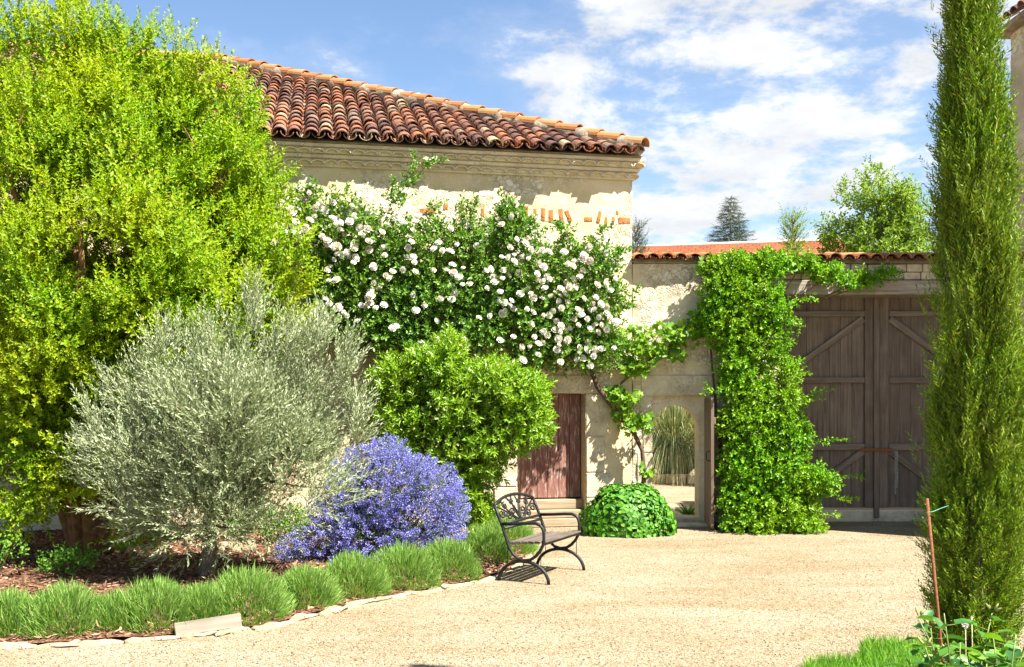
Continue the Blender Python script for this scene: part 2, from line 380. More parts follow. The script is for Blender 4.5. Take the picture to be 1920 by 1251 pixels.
def half_tube(name, L, r0, r1, t=0.014, seg=7, flat=0.9, flip=False):
    V = []; Fc = []
    for y, r in ((0, r0), (L, r1)):
        for rr in (r, r - t):
            for k in range(seg + 1):
                a = math.pi * k / seg; z = rr * flat * math.sin(a); V.append((rr * math.cos(a), y, -z if flip else z))
    n = seg + 1
    for k in range(seg):
        Fc += [(k, k + 1, 2 * n + k + 1, 2 * n + k), (n + k + 1, n + k, 3 * n + k, 3 * n + k + 1), (k + 1, k, n + k, n + k + 1), (2 * n + k, 2 * n + k + 1, 3 * n + k + 1, 3 * n + k)]
    Fc += [(0, 2 * n, 3 * n, n), (seg, n + seg, 3 * n + seg, 2 * n + seg)]
    m = py_mesh(name, V, Fc)
    return m

# ------------------------------------------------------------------ the stone house
house = empty('stone_house', C0, rad(ANG)); tag(house, 'cream stone house with red canal tiled hip roof and scalloped cornice', 'house')
DX0, DX1, DTOP, DBOT = hx(970), hx(1098), 2.04, 0.42
add('wall', rough_wall('house_front', -11, 0, -0.05, 5.42, [(DX0, DX1, -0.05, DTOP)], 0.5, 0.02, 0.10, 1.3), M_wall, house)
add('wall', bevel_box('house_side', 0.5, 12.4, 5.45, 0.0), M_wall, house, (-0.26, 6.75, 2.68))
add('wall', bevel_box('house_back', 10.4, 0.5, 5.45, 0.0), M_wall, house, (-5.75, 12.7, 2.68))
add('wall', bevel_box('house_end', 0.5, 12.0, 5.45, 0.0), M_wall, house, (-10.74, 6.5, 2.68))
# relieving arch bricks
for (u, v, w, h_, tilt) in [(800, 396, 26, 11, 0.1), (836, 391, 8, 20, 0.0), (865, 389, 8, 22, 0.02), (883, 402, 6, 22, 0), (905, 400, 6, 18, 0), (921, 397, 8, 24, 0.15), (936, 399, 6, 22, 0), (986, 400, 9, 27, -0.03), (1003, 396, 7, 10, 0), (1018, 402, 8, 24, 0), (1033, 405, 9, 23, 0.02), (1052, 404, 9, 24, 0.1), (1066, 405, 8, 22, 0.4), (1103, 411, 16, 8, 0.05), (1123, 407, 7, 23, -0.2), (1136, 413, 6, 16, 0.0), (1157, 399, 6, 8, 0), (1150, 411, 6, 10, 0), (1171, 414, 23, 12, 0.0)]:
    x = hx(u); Yw = hw(x).y; z = H - (v - HY) / F * Yw
    b = add('brick', bevel_box('brick', w * Yw / F, 0.09, h_ * Yw / F, 0.006, 0.003, int(u)), M_brick if (u % 3 or u > 1160) else M_cream, house, (min(x, -w * Yw / F / 2 + 0.004), 0.040, z), (0, -tilt, 0))
# door with boards below
door = empty('door', ((DX0 + DX1) / 2, 0.27, DBOT), 0, house); tag(door, 'faded dark red plank door with flaking paint')
dw = DX1 - DX0 - 0.03; pw = dw / 6
for k in range(6):
    add('plank', bevel_box('door_plank', pw - 0.006, 0.035, DTOP - DBOT - 0.01, 0.004), M_red, door, (-dw / 2 + pw * (k + 0.5), 0.004 * (k % 2), (DTOP - DBOT) / 2))
add('handle', bevel_box('door_handle', 0.025, 0.05, 0.14, 0.006), M_iron, door, (-dw / 2 + 0.09, -0.03, 0.72))
zb = 0.0
for k, (hh, yy) in enumerate(((0.125, 0.02), (0.13, 0.11), (0.15, 0.17))):
    add('threshold_board', bevel_box('threshold_board', DX1 - DX0 - 0.012, 0.30, hh - 0.006, 0.008, 0.002, k), M_board, house, ((DX0 + DX1) / 2, yy + 0.10, zb + hh / 2 + 0.003)); zb += hh
# dressed stones round the doorway
for (xa, xb, za, zb2) in [(DX1 + 0.004, DX1 + 0.33, 0.02, 0.44), (DX1 + 0.004, DX1 + 0.40, 0.45, 0.82), (DX1 + 0.004, DX1 + 0.30, 0.83, 1.38), (DX1 + 0.004, DX1 + 0.36, 1.39, 2.03), (DX0 - 0.36, DX0 - 0.004, 0.02, 0.62), (DX0 - 0.28, DX0 - 0.004, 0.63, 1.3), (DX0 - 0.34, DX0 - 0.004, 1.31, 2.03), (DX0 - 0.25, DX1 + 0.22, 2.045, 2.32)]:
    add('jamb_stone', bevel_box('jamb_stone', xb - xa, 0.24, zb2 - za, 0.012, 0.004, int(za * 100)), M_lime, house, ((xa + xb) / 2, 0.10, (za + zb2) / 2))
# cornice: two rows of mortared tile ends
cor = empty('cornice', (0, 0, 5.37), 0, house)
T_cor = half_tube('cornice_tile', 0.24, 0.095, 0.095, 0.014, 8, 0.58)
for row in range(2):
    pr = 0.085 + 0.085 * row; z0 = 0.145 * row
    xe = pr * 0.8
    add('mortar_bed', bevel_box('mortar_bed', 11 + xe, pr + 0.38, 0.143, 0.006), M_cream, cor, (-5.5 + xe / 2, (0.38 - pr + 0.05) / 2 + 0.022, z0 + 0.0725))
    add('mortar_band', bevel_box('mortar_band', 11 + xe + 0.03, 0.14, 0.062, 0.012), M_cream, cor, (-5.5 + xe / 2 + 0.015, -pr + 0.065, z0 + 0.113))
    x = xe - 0.08; k = 0
    while x > -7.6:
        add('cornice_tile', T_cor, M_cream, cor, (x, -pr - 0.020 + random.uniform(-0.012, 0.008), z0 + 0.004 + random.uniform(-0.005, 0.005)), (0, random.uniform(-0.04, 0.04), random.uniform(-0.05, 0.05)))
        x -= 0.192 + random.uniform(-0.006, 0.006); k += 1
add('string_course', bevel_box('string_course', 11.04, 0.20, 0.03, 0.006, 0.003, 3), M_cream, cor, (-5.48, 0.06, -0.016))
# roof: sloping body with canal tiles
OV, OVR, PT = 0.30, 0.16, 0.46
ZE = 5.66; S = 7.0
yb = 2 * S - OV; zr = ZE + PT * S
rv = [(-11.3, -OV + 0.06, ZE), (OVR - 0.06, -OV + 0.06, ZE), (OVR - 0.06, yb, ZE), (-11.3, yb, ZE), (OVR - S, -OV + S, zr - 0.03), (-11.3, -OV + S, zr - 0.03), (-11.3, 0.0, ZE - 0.06), (-0.05, 0.0, ZE - 0.06), (-0.05, yb - 0.6, ZE - 0.06), (-11.3, yb - 0.6, ZE - 0.06)]
roof = add('roof', py_mesh('roof', rv, [(0, 1, 4, 5), (1, 2, 4), (2, 3, 5, 4), (0, 5, 3), (1, 0, 6, 7), (2, 1, 7, 8), (3, 2, 8, 9), (6, 9, 8, 7)]), M_mortar, house)
pa = math.atan(PT); cl = 1 / math.cos(pa)
T_tiles = [half_tube('roof_tile', 0.44, 0.108 + d, 0.086 + d, 0.015, 7, f) for d, f in ((0, 0.92), (0.004, 0.85), (-0.004, 1.0))]
pitch, expo = 0.222, 0.36; pans = Acc(); rest = Acc()
pan_m = half_tube('pan', 0.44, 0.098, 0.115, 0.014, 6, 0.8, True)
def mesh_np(m):
    m.calc_loop_triangles(); return np.array([tuple(v.co) for v in m.vertices]), np.array([tuple(t.vertices) for t in m.loop_triangles])
pV, pT = mesh_np(pan_m); tV, tT = mesh_np(T_tiles[0])
def rotmat(rx, ry, rz): return np.array(Matrix.Rotation(rz, 3, 'Z') @ Matrix.Rotation(ry, 3, 'Y') @ Matrix.Rotation(rx, 3, 'X'))
row = 0; x = OVR - 0.15; cnt = 0
while x > -11.1:
    run = min(S, OVR - x) + 0.02
    nt = max(1, int(run * cl / expo + 0.35)); wob = random.uniform(-0.012, 0.012)
    e0 = random.uniform(-0.035, 0.025) + (-0.07 if random.random() < 0.12 else 0)
    for n in range(nt):
        s = e0 + n * expo
        y = -OV + s / cl; z = ZE + PT * (y + OV) + 0.055
        rx = pa - 0.045 + random.uniform(-0.02, 0.02); ry = random.uniform(-0.06, 0.06); rz = random.uniform(-0.035, 0.035)
        loc = (x + wob + random.uniform(-0.008, 0.008), y, z + random.uniform(-0.004, 0.008))
        if cnt < 300 and row < 31:
            add('roof_tile', T_tiles[(row + n * 2) % 3], M_tile, roof, loc, (rx, ry, rz)); cnt += 1
        else: rest.add(tV @ rotmat(rx, ry, rz).T + np.array(loc), tT)
    for n in range(nt + 1):
        s = e0 * 0.4 - 0.02 + n * expo; y = -OV + s / cl
        pans.add(pV @ rotmat(pa - 0.02, random.uniform(-0.05, 0.05), 0).T + np.array((x - pitch / 2 + wob, y, ZE + PT * (y + OV) + 0.098)), pT)
    x -= pitch; row += 1
tag(add('tile_bed', pans.mesh('tile_bed'), M_tile_i, roof), kind='stuff')
tag(add('far_tiles', rest.mesh('far_tiles'), M_tile_i, roof), kind='stuff')
# hip: mortar and half round tiles
hd = Vector((-1, 1, PT)); hL = hd.length * S; hdn = hd.normalized()
h0 = Vector((OVR - 0.02, -OV + 0.02, ZE + 0.10))
hipm = Acc(); pts = [h0 + hdn * (i * 0.2 + 0.12) for i in range(int(hL / 0.2) + 1)]
hv, ht = tube([p + Vector((0, 0, 0.0)) for p in pts], [0.140 + 0.03 * noise.noise(Vector((i * 0.9, 1, 2))) for i in range(len(pts))], 8)
hv = hv + np.array([[0.05 * noise.noise(Vector(v) * 7) for _ in range(3)] for v in hv]); hipm.add(hv, ht)
add('hip_mortar', hipm.mesh('hip_mortar'), M_mortar, roof)
T_hip = half_tube('ridge_tile', 0.46, 0.150, 0.120, 0.02, 8, 0.85)
q = hdn.to_track_quat('Y', 'Z').to_euler()
for i in range(int(hL / 0.40)):
    p = h0 + hdn * (i * 0.40 + 0.03) + Vector((random.uniform(-.015, .015), 0, 0.055 + random.uniform(-.012, .012)))
    add('ridge_tile', T_hip, M_ridge, roof, p, (q.x - 0.06 + random.uniform(-0.025, 0.025), q.y + random.uniform(-0.04, 0.04), q.z + random.uniform(-0.03, 0.03)))
for i in range(11):
    add('ridge_tile', T_hip, M_ridge, roof, (OVR - S - 0.1 - i * 0.4, -OV + S, zr + 0.1), (0.03, 0, math.pi / 2))

# ------------------------------------------------------------------ the courtyard wall with archway and gate opening
cw = empty('courtyard_wall', C0, 0); tag(cw, 'rubble limestone courtyard wall with arched doorway, tiled coping and gate opening', 'wall')
AX0, AX1, AZT = 0.315, 1.15, 2.01
GX0, GX1, GZT, LZT, WT = 2.30, 5.62, 3.57, 3.80, 4.05
add('wall', rough_wall('courtyard_masonry', 0.01, 6.25, -0.05, WT, [(AX0, AX1, -0.05, AZT), (GX0, GX1, -0.05, WT - 0.001)], 0.55, 0.026, 0.10, 9.1), M_wall2, cw)
add('lintel', bevel_box('lintel', GX1 - GX0 + 0.34, 0.46, LZT - GZT, 0.014, 0.006, 4), M_beam, cw, ((GX0 + GX1) / 2, 0.20, (GZT + LZT) / 2))
for r_ in range(2):
    x = GX0 - 0.02 - 0.09 * r_; zc = LZT + 0.004 + 0.122 * r_
    while x < GX1 + 0.05:
        w = random.uniform(0.22, 0.36)
        add('stone_block', bevel_box('stone_block', w - 0.012, 0.40, 0.117, 0.012, 0.004, int(x * 90 + r_)), M_lime, cw, (x + w / 2, 0.21 + random.uniform(-0.012, 0.012), zc + 0.06)); x += w
for (xa, xb, za, zb2) in [(AX0 - 0.16, AX0 - 0.004, 0.02, 0.5), (AX0 - 0.24, AX0 - 0.004, 0.51, 1.12), (AX0 - 0.15, AX0 - 0.004, 1.13, 1.58), (AX0 - 0.2, AX0 - 0.004, 1.59, 2.0), (AX0 - 0.18, AX1 + 0.28, 2.013, 2.33), (AX1 + 0.004, AX1 + 0.25, 0.02, 0.9), (AX1 + 0.004, AX1 + 0.3, 0.91, 2.0)]:
    add('jamb_stone', bevel_box('jamb_stone', xb - xa, 0.20, zb2 - za, 0.012, 0.005, int(xa * 100 + za * 37)), M_lime, cw, ((xa + xb) / 2, 0.082, (za + zb2) / 2))
# arch behind the rebate
def arch_panel(xl, xr, zt, a0, a1, zs, y0, y1):
    r = (a1 - a0) / 2; cxm = (a0 + a1) / 2; inn = [(a0, -0.05), (a0, zs * 0.5), (a0, zs)]; outp = [(xl, -0.05), (xl, zs * 0.5), (xl, zs)]
    for k in range(1, 16):
        a = math.pi - math.pi * k / 16; ix, iz = cxm + r * math.cos(a), zs + r * math.sin(a); inn.append((ix, iz))
        dx, dz = math.cos(a), math.sin(a); t = min(((xl - cxm) / dx) if dx < -1e-6 else 9, ((xr - cxm) / dx) if dx > 1e-6 else 9, (zt - zs) / dz)
        outp.append((cxm + dx * t, zs + dz * t))
    inn += [(a1, zs), (a1, zs * 0.5), (a1, -0.05)]; outp += [(xr, zs), (xr, zs * 0.5), (xr, -0.05)]
    V = [(x, y0, z) for x, z in inn] + [(x, y0, z) for x, z in outp] + [(x, y1, z) for x, z in inn] + [(x, y1, z) for x, z in outp]; n = len(inn); Fc = []
    for k in range(n - 1):
        Fc += [(k, k + 1, n + k + 1, n + k), (k + 1, k, 2 * n + k, 2 * n + k + 1), (2 * n + k + 1, 2 * n + k, 3 * n + k, 3 * n + k + 1)]
    # corners of the rectangle
    return py_mesh('arch', V, Fc)
add('arch', arch_panel(AX0 - 0.03, AX1 + 0.03, AZT + 0.03, AX0 + 0.022, AX1 - 0.085, 1.50, 0.17, 0.53), M_cream, cw)
for sx in (-1, 1):                                   # spandrel stones closing the top corners
    add('spandrel', bevel_box('spandrel', 0.16, 0.30, 0.16, 0.0), M_cream, cw, (((AX0 if sx < 0 else AX1) - sx * 0.055), 0.35, AZT - 0.02))
adoor = empty('door', (AX1 - 0.005, 0.02, 0.03), rad(-94), cw); tag(adoor, 'brown plank door leaf standing open outward')
for k in range(4):
    add('plank', bevel_box('leaf_plank', 0.194, 0.045, 1.93, 0.005), M_leafdoor, adoor, (0.10 + 0.2 * k, 0.003 * (k % 2), 0.975))
for z in (0.3, 1.6): add('batten', bevel_box('leaf_batten', 0.74, 0.03, 0.10, 0.005), M_leafdoor, adoor, (0.40, 0.042, z))
hv_, ht_ = tube([(0.68, -0.02, 1.0), (0.68, -0.07, 1.02), (0.68, -0.07, 1.13), (0.68, -0.02, 1.15)], [0.009] * 4, 6)
add('handle', np_mesh('leaf_handle', hv_, ht_), M_iron, adoor)
for (x, y, w, d, h_) in [((AX0 + AX1) / 2, 0.30, AX1 - AX0 - 0.01, 0.52, 0.10), ((AX0 + AX1) / 2 + 0.02, -0.14, AX1 - AX0 + 0.08, 0.33, 0.045)]:
    add('threshold', bevel_box('threshold', w, d, h_, 0.012, 0.003, 3), M_lime, cw, (x, y, h_ / 2 + 0.002))
for i, (x, y, w, d) in enumerate([(AX0 + 0.1, 0.95, 0.75, 0.6), (AX0 + 0.9, 1.0, 0.7, 0.7), (AX0 + 0.2, 1.7, 0.85, 0.75), (AX0 + 1.05, 1.8, 0.7, 0.8)]):
    add('paving_stone', bevel_box('paving_stone', w, d, 0.05, 0.012, 0.01, i), M_lime, cw, (x, y, 0.025))
# coping
add('coping_bed', bevel_box('coping_bed', 6.2, 0.62, 0.07, 0.02, 0.01, 5), M_mortar, cw, (3.12, 0.27, WT + 0.036))
T_cop = half_tube('coping_tile', 0.46, 0.105, 0.088, 0.015, 7, 0.8)
x = 0.10
cpan = Acc()
while x < 6.15:
    add('coping_tile', T_cop, M_tile if random.random() < 0.55 else M_ridge, cw, (x, -0.17 + random.uniform(-0.02, 0.02), WT + 0.060 + random.uniform(-0.008, 0.008)), (0.20, random.uniform(-0.06, 0.06), random.uniform(-0.05, 0.05)))
    cpan.add(pV * np.array([1, 1, 0.8]) @ rotmat(0.20, 0, 0).T + np.array((x + 0.107, -0.15, WT + 0.092)), pT)
    x += 0.214 + random.uniform(-0.006, 0.006)
tag(add('coping_bed_tiles', cpan.mesh('coping_bed_tiles'), M_tile_i, cw), kind='stuff')
x = 0.03
while x < 6.1:
    w = random.uniform(0.34, 0.44)
    add('ridge_tile', T_hip, M_ridge, cw, (x + w, 0.30, WT + 0.115 + random.uniform(-0.008, 0.008)), (random.uniform(-0.03, 0.03), 0, math.pi / 2), (1.15, w / 0.43, 0.8)); x += w

# ------------------------------------------------------------------ the double gate
GY = C0.y + 0.50; GCX = C0.x + (GX0 + GX1) / 2
gate = empty('wooden_gate', (GCX, GY, 0)); tag(gate, 'tall dark weathered double plank gate with diagonal braces under the beam', 'gate')
gz = lambda v: H - (v - HY) / F * GY
GH0, GH1 = gz(952), GZT + 0.05
add('gate_sill', bevel_box('gate_sill', GX1 - GX0 - 0.02, 0.22, 0.17, 0.01, 0.004, 2), M_lime, gate, (0, 0.05, 0.086))
LW = (GX1 - GX0) / 2
for s in (-1, 1):
    leaf = empty('gate_leaf', (0, 0, 0), 0, gate)
    n = 9; w = (LW - 0.03) / n
    for k in range(n):
        add('plank', bevel_box('gate_plank', w - 0.002, 0.035, GH1 - GH0, 0.004), M_gate, leaf, (s * (0.02 + w * (k + 0.5)), 0.03 + random.uniform(-0.004, 0.004), (GH0 + GH1) / 2), (0, random.uniform(-0.002, 0.002), 0))
    add('stile', bevel_box('gate_stile', 0.15, 0.05, GH1 - GH0, 0.006), M_gate, leaf, (s * (0.115), -0.014, (GH0 + GH1) / 2))
    add('stile', bevel_box('gate_stile2', 0.13, 0.05, GH1 - GH0, 0.006), M_gate, leaf, (s * (LW - 0.10), -0.014, (GH0 + GH1) / 2))
    for v, hh in ((589, 0.085), (713, 0.09), (838, 0.10)):
        add('rail', bevel_box('gate_rail', LW - 0.37, 0.055, hh, 0.006), M_gate_h, leaf, (s * (0.195 + (LW - 0.37) / 2), -0.017, gz(v)))
    for va, vb in ((598, 706), (846, 940)):
        xa, za, xb, zb2 = 0.21, gz(va), LW - 0.17, gz(vb)
        if va > 800: xb = 0.21 + (LW - 0.38) * 0.86
        L = math.hypot(xb - xa, zb2 - za); a = math.atan2(zb2 - za, xb - xa)
        add('brace', bevel_box('gate_brace', L, 0.05, 0.105, 0.006), M_gate_h, leaf, (s * (xa + xb) / 2, -0.014, (za + zb2) / 2), (0, -a if s > 0 else a, 0))
add('meeting_post', bevel_box('meeting_post', 0.085, 0.05, GH1 - 0.06, 0.006), M_gate, gate, (-0.02, -0.066, (GH1 + 0.06) / 2))
add('latch_bar', bevel_box('latch_bar', 0.50, 0.02, 0.05, 0.004), M_rust, gate, (-0.02, -0.105, gz(843)))
# chain
chain = empty('chain', (GCX + 0.27, GY - 0.125, gz(845))); tag(chain, 'grey steel chain hanging from the rusty latch bar', 'chain')
cv = Acc(); path = [(0.012 * math.cos(a), 0, 0.022 * math.sin(a)) for a in [2 * math.pi * i / 10 for i in range(10)]]
bmt = bmesh.new(); lv = []; nS = 10; ns = 5
for i in range(nS):
    a = 2 * math.pi * i / nS; c_ = Vector((0.011 * math.cos(a), 0, 0.021 * math.sin(a))); o_ = Vector((math.cos(a), 0, math.sin(a)))
    for k in range(ns):
        b_ = 2 * math.pi * k / ns; lv.append(bmt.verts.new(c_ + (o_ * math.cos(b_) + Vector((0, 1, 0)) * math.sin(b_)) * 0.0045))
for i in range(nS):
    for k in range(ns):
        bmt.faces.new((lv[i * ns + k], lv[((i + 1) % nS) * ns + k], lv[((i + 1) % nS) * ns + (k + 1) % ns], lv[i * ns + (k + 1) % ns]))
lm = bpy.data.meshes.new('link'); bmt.to_mesh(lm); bmt.free()
for st in range(2):
    for i in range(20 - 3 * st):
        add('link', lm, M_steel, chain, (0.022 * (st - 0.5) + 0.006 * math.sin(i * 0.7), -0.008 * st, -0.02 - i * 0.034), (0, 0, (i % 2) * math.pi / 2))

# ------------------------------------------------------------------ the neighbouring house on the right
rh = empty('plastered_house', (7.98, 12.8, 0)); tag(rh, 'grey beige plastered house with dark tiled eaves beside the gate', 'house')
m_ = rough_wall('right_wall', 0, 3.42, -0.05, 7.9, [], 0.4, 0.02, 0.14, 4.4)
add('wall', m_, M_shadehouse, rh, (0, 3.42, 0), (0, 0, rad(-90)))
add('wall', rough_wall('right_front', 0.02, 6, -0.05, 7.9, [], 0.4, 0.02, 0.3, 2.2), M_shadehouse, rh, (0, -0.02, 0))
add('wall', bevel_box('right_back', 5.5, 0.4, 7.9, 0), M_shadehouse, rh, (3.26, 3.20, 3.95))
rr = add('roof', py_mesh('right_roof', [(-0.22, -0.25, 7.86), (6.4, -0.25, 7.86), (6.4, 3.6, 7.86), (-0.22, 3.6, 7.86), (1.5, 1.7, 8.75), (6.4, 1.7, 8.75), (-0.22, -0.25, 7.78), (6.4, -0.25, 7.78), (6.4, 3.6, 7.78), (-0.22, 3.6, 7.78)], [(0, 1, 5, 4), (2, 3, 4, 5), (3, 0, 4), (0, 6, 7, 1), (3, 9, 6, 0), (2, 8, 9, 3), (6, 9, 8, 7), (1, 7, 8, 2, 5)]), M_mortar, rh)
T_r = half_tube('roof_tile_small', 0.40, 0.10, 0.085, 0.014, 5, 0.8)
pr_ = math.atan(0.89 / 1.72)
for i in range(17):
    for k in range(3):
        if 0.22 * i > 0.3 + k * 0.3 and 0.22 * i < 3.5 - k * 0.3:
            add('roof_tile', T_r, M_tile, rr, (-0.30 + k * 0.34 * math.cos(pr_), -0.15 + 0.22 * i, 7.89 + k * 0.34 * math.sin(pr_)), (pr_, 0, -math.pi / 2))

# ------------------------------------------------------------------ far house with the red roof
fh = empty('red_roofed_house', (0, 36, 0)); tag(fh, 'distant house with orange red tiled roof and white ridge behind the courtyard wall', 'house')
fm = Mat('flat_red_tile'); fc = fm.coord('Object', (1, 1, 1))
bt = fm.n('ShaderNodeTexBrick'); fm.l(fc, bt.inputs['Vector'])
for k, v in (('Scale', 1.0), ('Brick Width', 0.26), ('Row Height', 0.2), ('Mortar Size', 0.018), ('Bias', 0.0)): bt.inputs[k].default_value = v
bt.inputs['Color1'].default_value = (0.26, 0.068, 0.025, 1); bt.inputs['Color2'].default_value = (0.17, 0.045, 0.02, 1); bt.inputs['Mortar'].default_value = (0.08, 0.035, 0.02, 1)
fcol = fm.mix(fm.rng(fm.noise(fc, 0.9, 5), 0.45, 0.7, 0, 0.35), bt.outputs['Color'], (0.30, 0.11, 0.045))
M_flat = fm.done(fcol, 0.9, None, 0.2)
ridgeL = at(1150, 467, 37) - Vector((0, 36, 0)); ridgeR = at(1601, 451, 35.0) - Vector((0, 36, 0))
dn = Vector((0.0, -4.2, -2.4)); eL, eR = ridgeL + dn, ridgeR + dn + Vector((0.55, 0, 0)); bk = Vector((0, 4.2, -2.4))
for nm, quad in (('roof', [ridgeL, ridgeR, eR, eL]), ('roof', [ridgeR, ridgeL, ridgeL + bk, ridgeR + bk])):
    ax = (quad[1] - quad[0]).normalized(); ay0 = quad[3] - quad[0]; ay = (ay0 - ax * ay0.dot(ax)).normalized(); az_ = ax.cross(ay)
    mt = Matrix((ax, ay, az_)).transposed().to_4x4(); mt.translation = quad[0]
    inv = mt.inverted(); loc = [inv @ p for p in quad]; V = loc + [p + Vector((0, 0, -0.08)) for p in loc]
    o = add(nm, py_mesh('far_roof', V, [(0, 1, 2, 3), (7, 6, 5, 4), (0, 4, 5, 1), (1, 5, 6, 2), (2, 6, 7, 3), (3, 7, 4, 0)]), M_flat, fh); o.matrix_basis = mt
rv_, rt_ = tube([ridgeL, ridgeR], [0.09, 0.09], 8); add('ridge_cap', np_mesh('ridge_cap', rv_ + np.array([0, 0, 0.02]), rt_), M_white, fh)
rv_, rt_ = tube([ridgeR, eR], [0.08, 0.08], 6); add('verge', np_mesh('verge', rv_ + np.array([0.03, 0, 0.0]), rt_), M_white, fh)
bx0, bx1 = ridgeL.x + 0.2, ridgeR.x - 0.25; wz = eL.z + 0.35
add('wall', bevel_box('far_walls', bx1 - bx0, 6.6, wz, 0), M_wall, fh, ((bx0 + bx1) / 2, ridgeL.y * 0.5 + ridgeR.y * 0.5, wz / 2))

# ------------------------------------------------------------------ the bench
bench = empty('garden_bench', (0.337, 11.15, 0), rad(64.5)); tag(bench, 'black iron garden bench with scroll back on the gravel', 'bench')
HL = 0.50
prof_leg = [(-0.29 * math.cos(t), 0.0 + 0.225 * math.sin(t)) for t in [math.pi * i / 16 for i in range(17)]]
side = [(0.345, 0.80), (0.30, 0.70), (0.25, 0.58), (0.205, 0.46), (0.185, 0.40), (0.16, 0.345), (0.12, 0.29), (0.07, 0.25), (0.0, 0.232), (-0.08, 0.245), (-0.14, 0.285), (-0.19, 0.34), (-0.222, 0.40), (-0.234, 0.46), (-0.234, 0.53), (-0.22, 0.58), (-0.19, 0.615), (-0.14, 0.632), (-0.05, 0.628), (0.10, 0.615), (0.262, 0.605)]
for sx in (-1, 1):
    fr = Acc(); x = sx * HL
    fr.add(*tube([(x, y, z) for y, z in side], [0.0175] * len(side), 8))
    for yy in (0.185, -0.20):
        zt = 0.40; zl = 0.225 * math.sin(math.acos(max(-1, min(1, -yy / 0.29))))
        fr.add(*tube([(x, yy, zl), (x, yy, zt)], [0.004, 0.004], 6))
    add('side_frame', fr.mesh('side_frame', True), M_iron, bench)
    lg = Acc(); lg.add(*tube([(x, y, z) for y, z in prof_leg], [0.0185] * 17, 8)); add('leg', lg.mesh('bench_leg', True), M_iron, bench)
sl = bevel_box('seat_slat', 2 * HL - 0.01, 0.058, 0.02, 0.005)
for k in range(6):
    y = 0.165 - k * 0.079; z = 0.405 + (0.165 - y) * 0.07 + (0.006 if k == 5 else 0)
    add('seat_slat', sl, M_slat, bench, (0, y, z), (0.06, 0, 0))
add('seat_rail', bevel_box('seat_rail', 2 * HL, 0.02, 0.035, 0.004), M_iron, bench, (0, -0.235, 0.42))
def bk_pt(x, z): return (x, 0.345 - (0.80 - z) * 0.43, z)
br = Acc()
br.add(*tube([bk_pt(HL * t, 0.80 + 0.075 * (1 - t * t)) for t in [i / 8 - 1 for i in range(17)]], [0.018] * 17, 8))
br.add(*tube([bk_pt(-HL, 0.60), bk_pt(HL, 0.60)], [0.016] * 2, 8)); br.add(*tube([bk_pt(-HL, 0.555), bk_pt(HL, 0.555)], [0.014] * 2, 8))
back = add('backrest', br.mesh('backrest', True), M_iron, bench)
def spiral(cx_, cz_, r, turns, a0, sgn, n=22):
    return [(cx_ + r * (1 - 0.8 * i / n) * math.cos(a0 + sgn * turns * 2 * math.pi * i / n), cz_ + 0.62 * r * (1 - 0.8 * i / n) * math.sin(a0 + sgn * turns * 2 * math.pi * i / n)) for i in range(n + 1)]
def stem(x0, x1, lean, top):
    return [(x0 + (x1 - x0) * t + lean * math.sin(math.pi * t), 0.605 + (top - 0.605) * t) for t in [i / 8 for i in range(9)]]
for sx in (-1, 1):
    curves = [spiral(sx * 0.40, 0.70, 0.075, 1.4, 0.5, sx), spiral(sx * 0.27, 0.775, 0.06, 1.3, 1.5, -sx), spiral(sx * 0.25, 0.66, 0.065, 1.4, 3.0, sx), spiral(sx * 0.13, 0.70, 0.07, 1.3, 4.0, sx), spiral(sx * 0.09, 0.80, 0.05, 1.2, 0.0, -sx),
              stem(sx * 0.03, sx * 0.33, sx * 0.05, 0.83), stem(sx * 0.02, sx * 0.17, -sx * 0.06, 0.85), stem(sx * 0.10, sx * 0.45, -sx * 0.04, 0.78), stem(sx * 0.0, sx * 0.05, sx * 0.05, 0.86)]
    for cvs in curves:
        v_, t_ = tube([bk_pt(a, b) for a, b in cvs], [0.0095] * len(cvs), 5)
        add('scroll', np_mesh('scroll', v_, t_, True), M_iron, back)

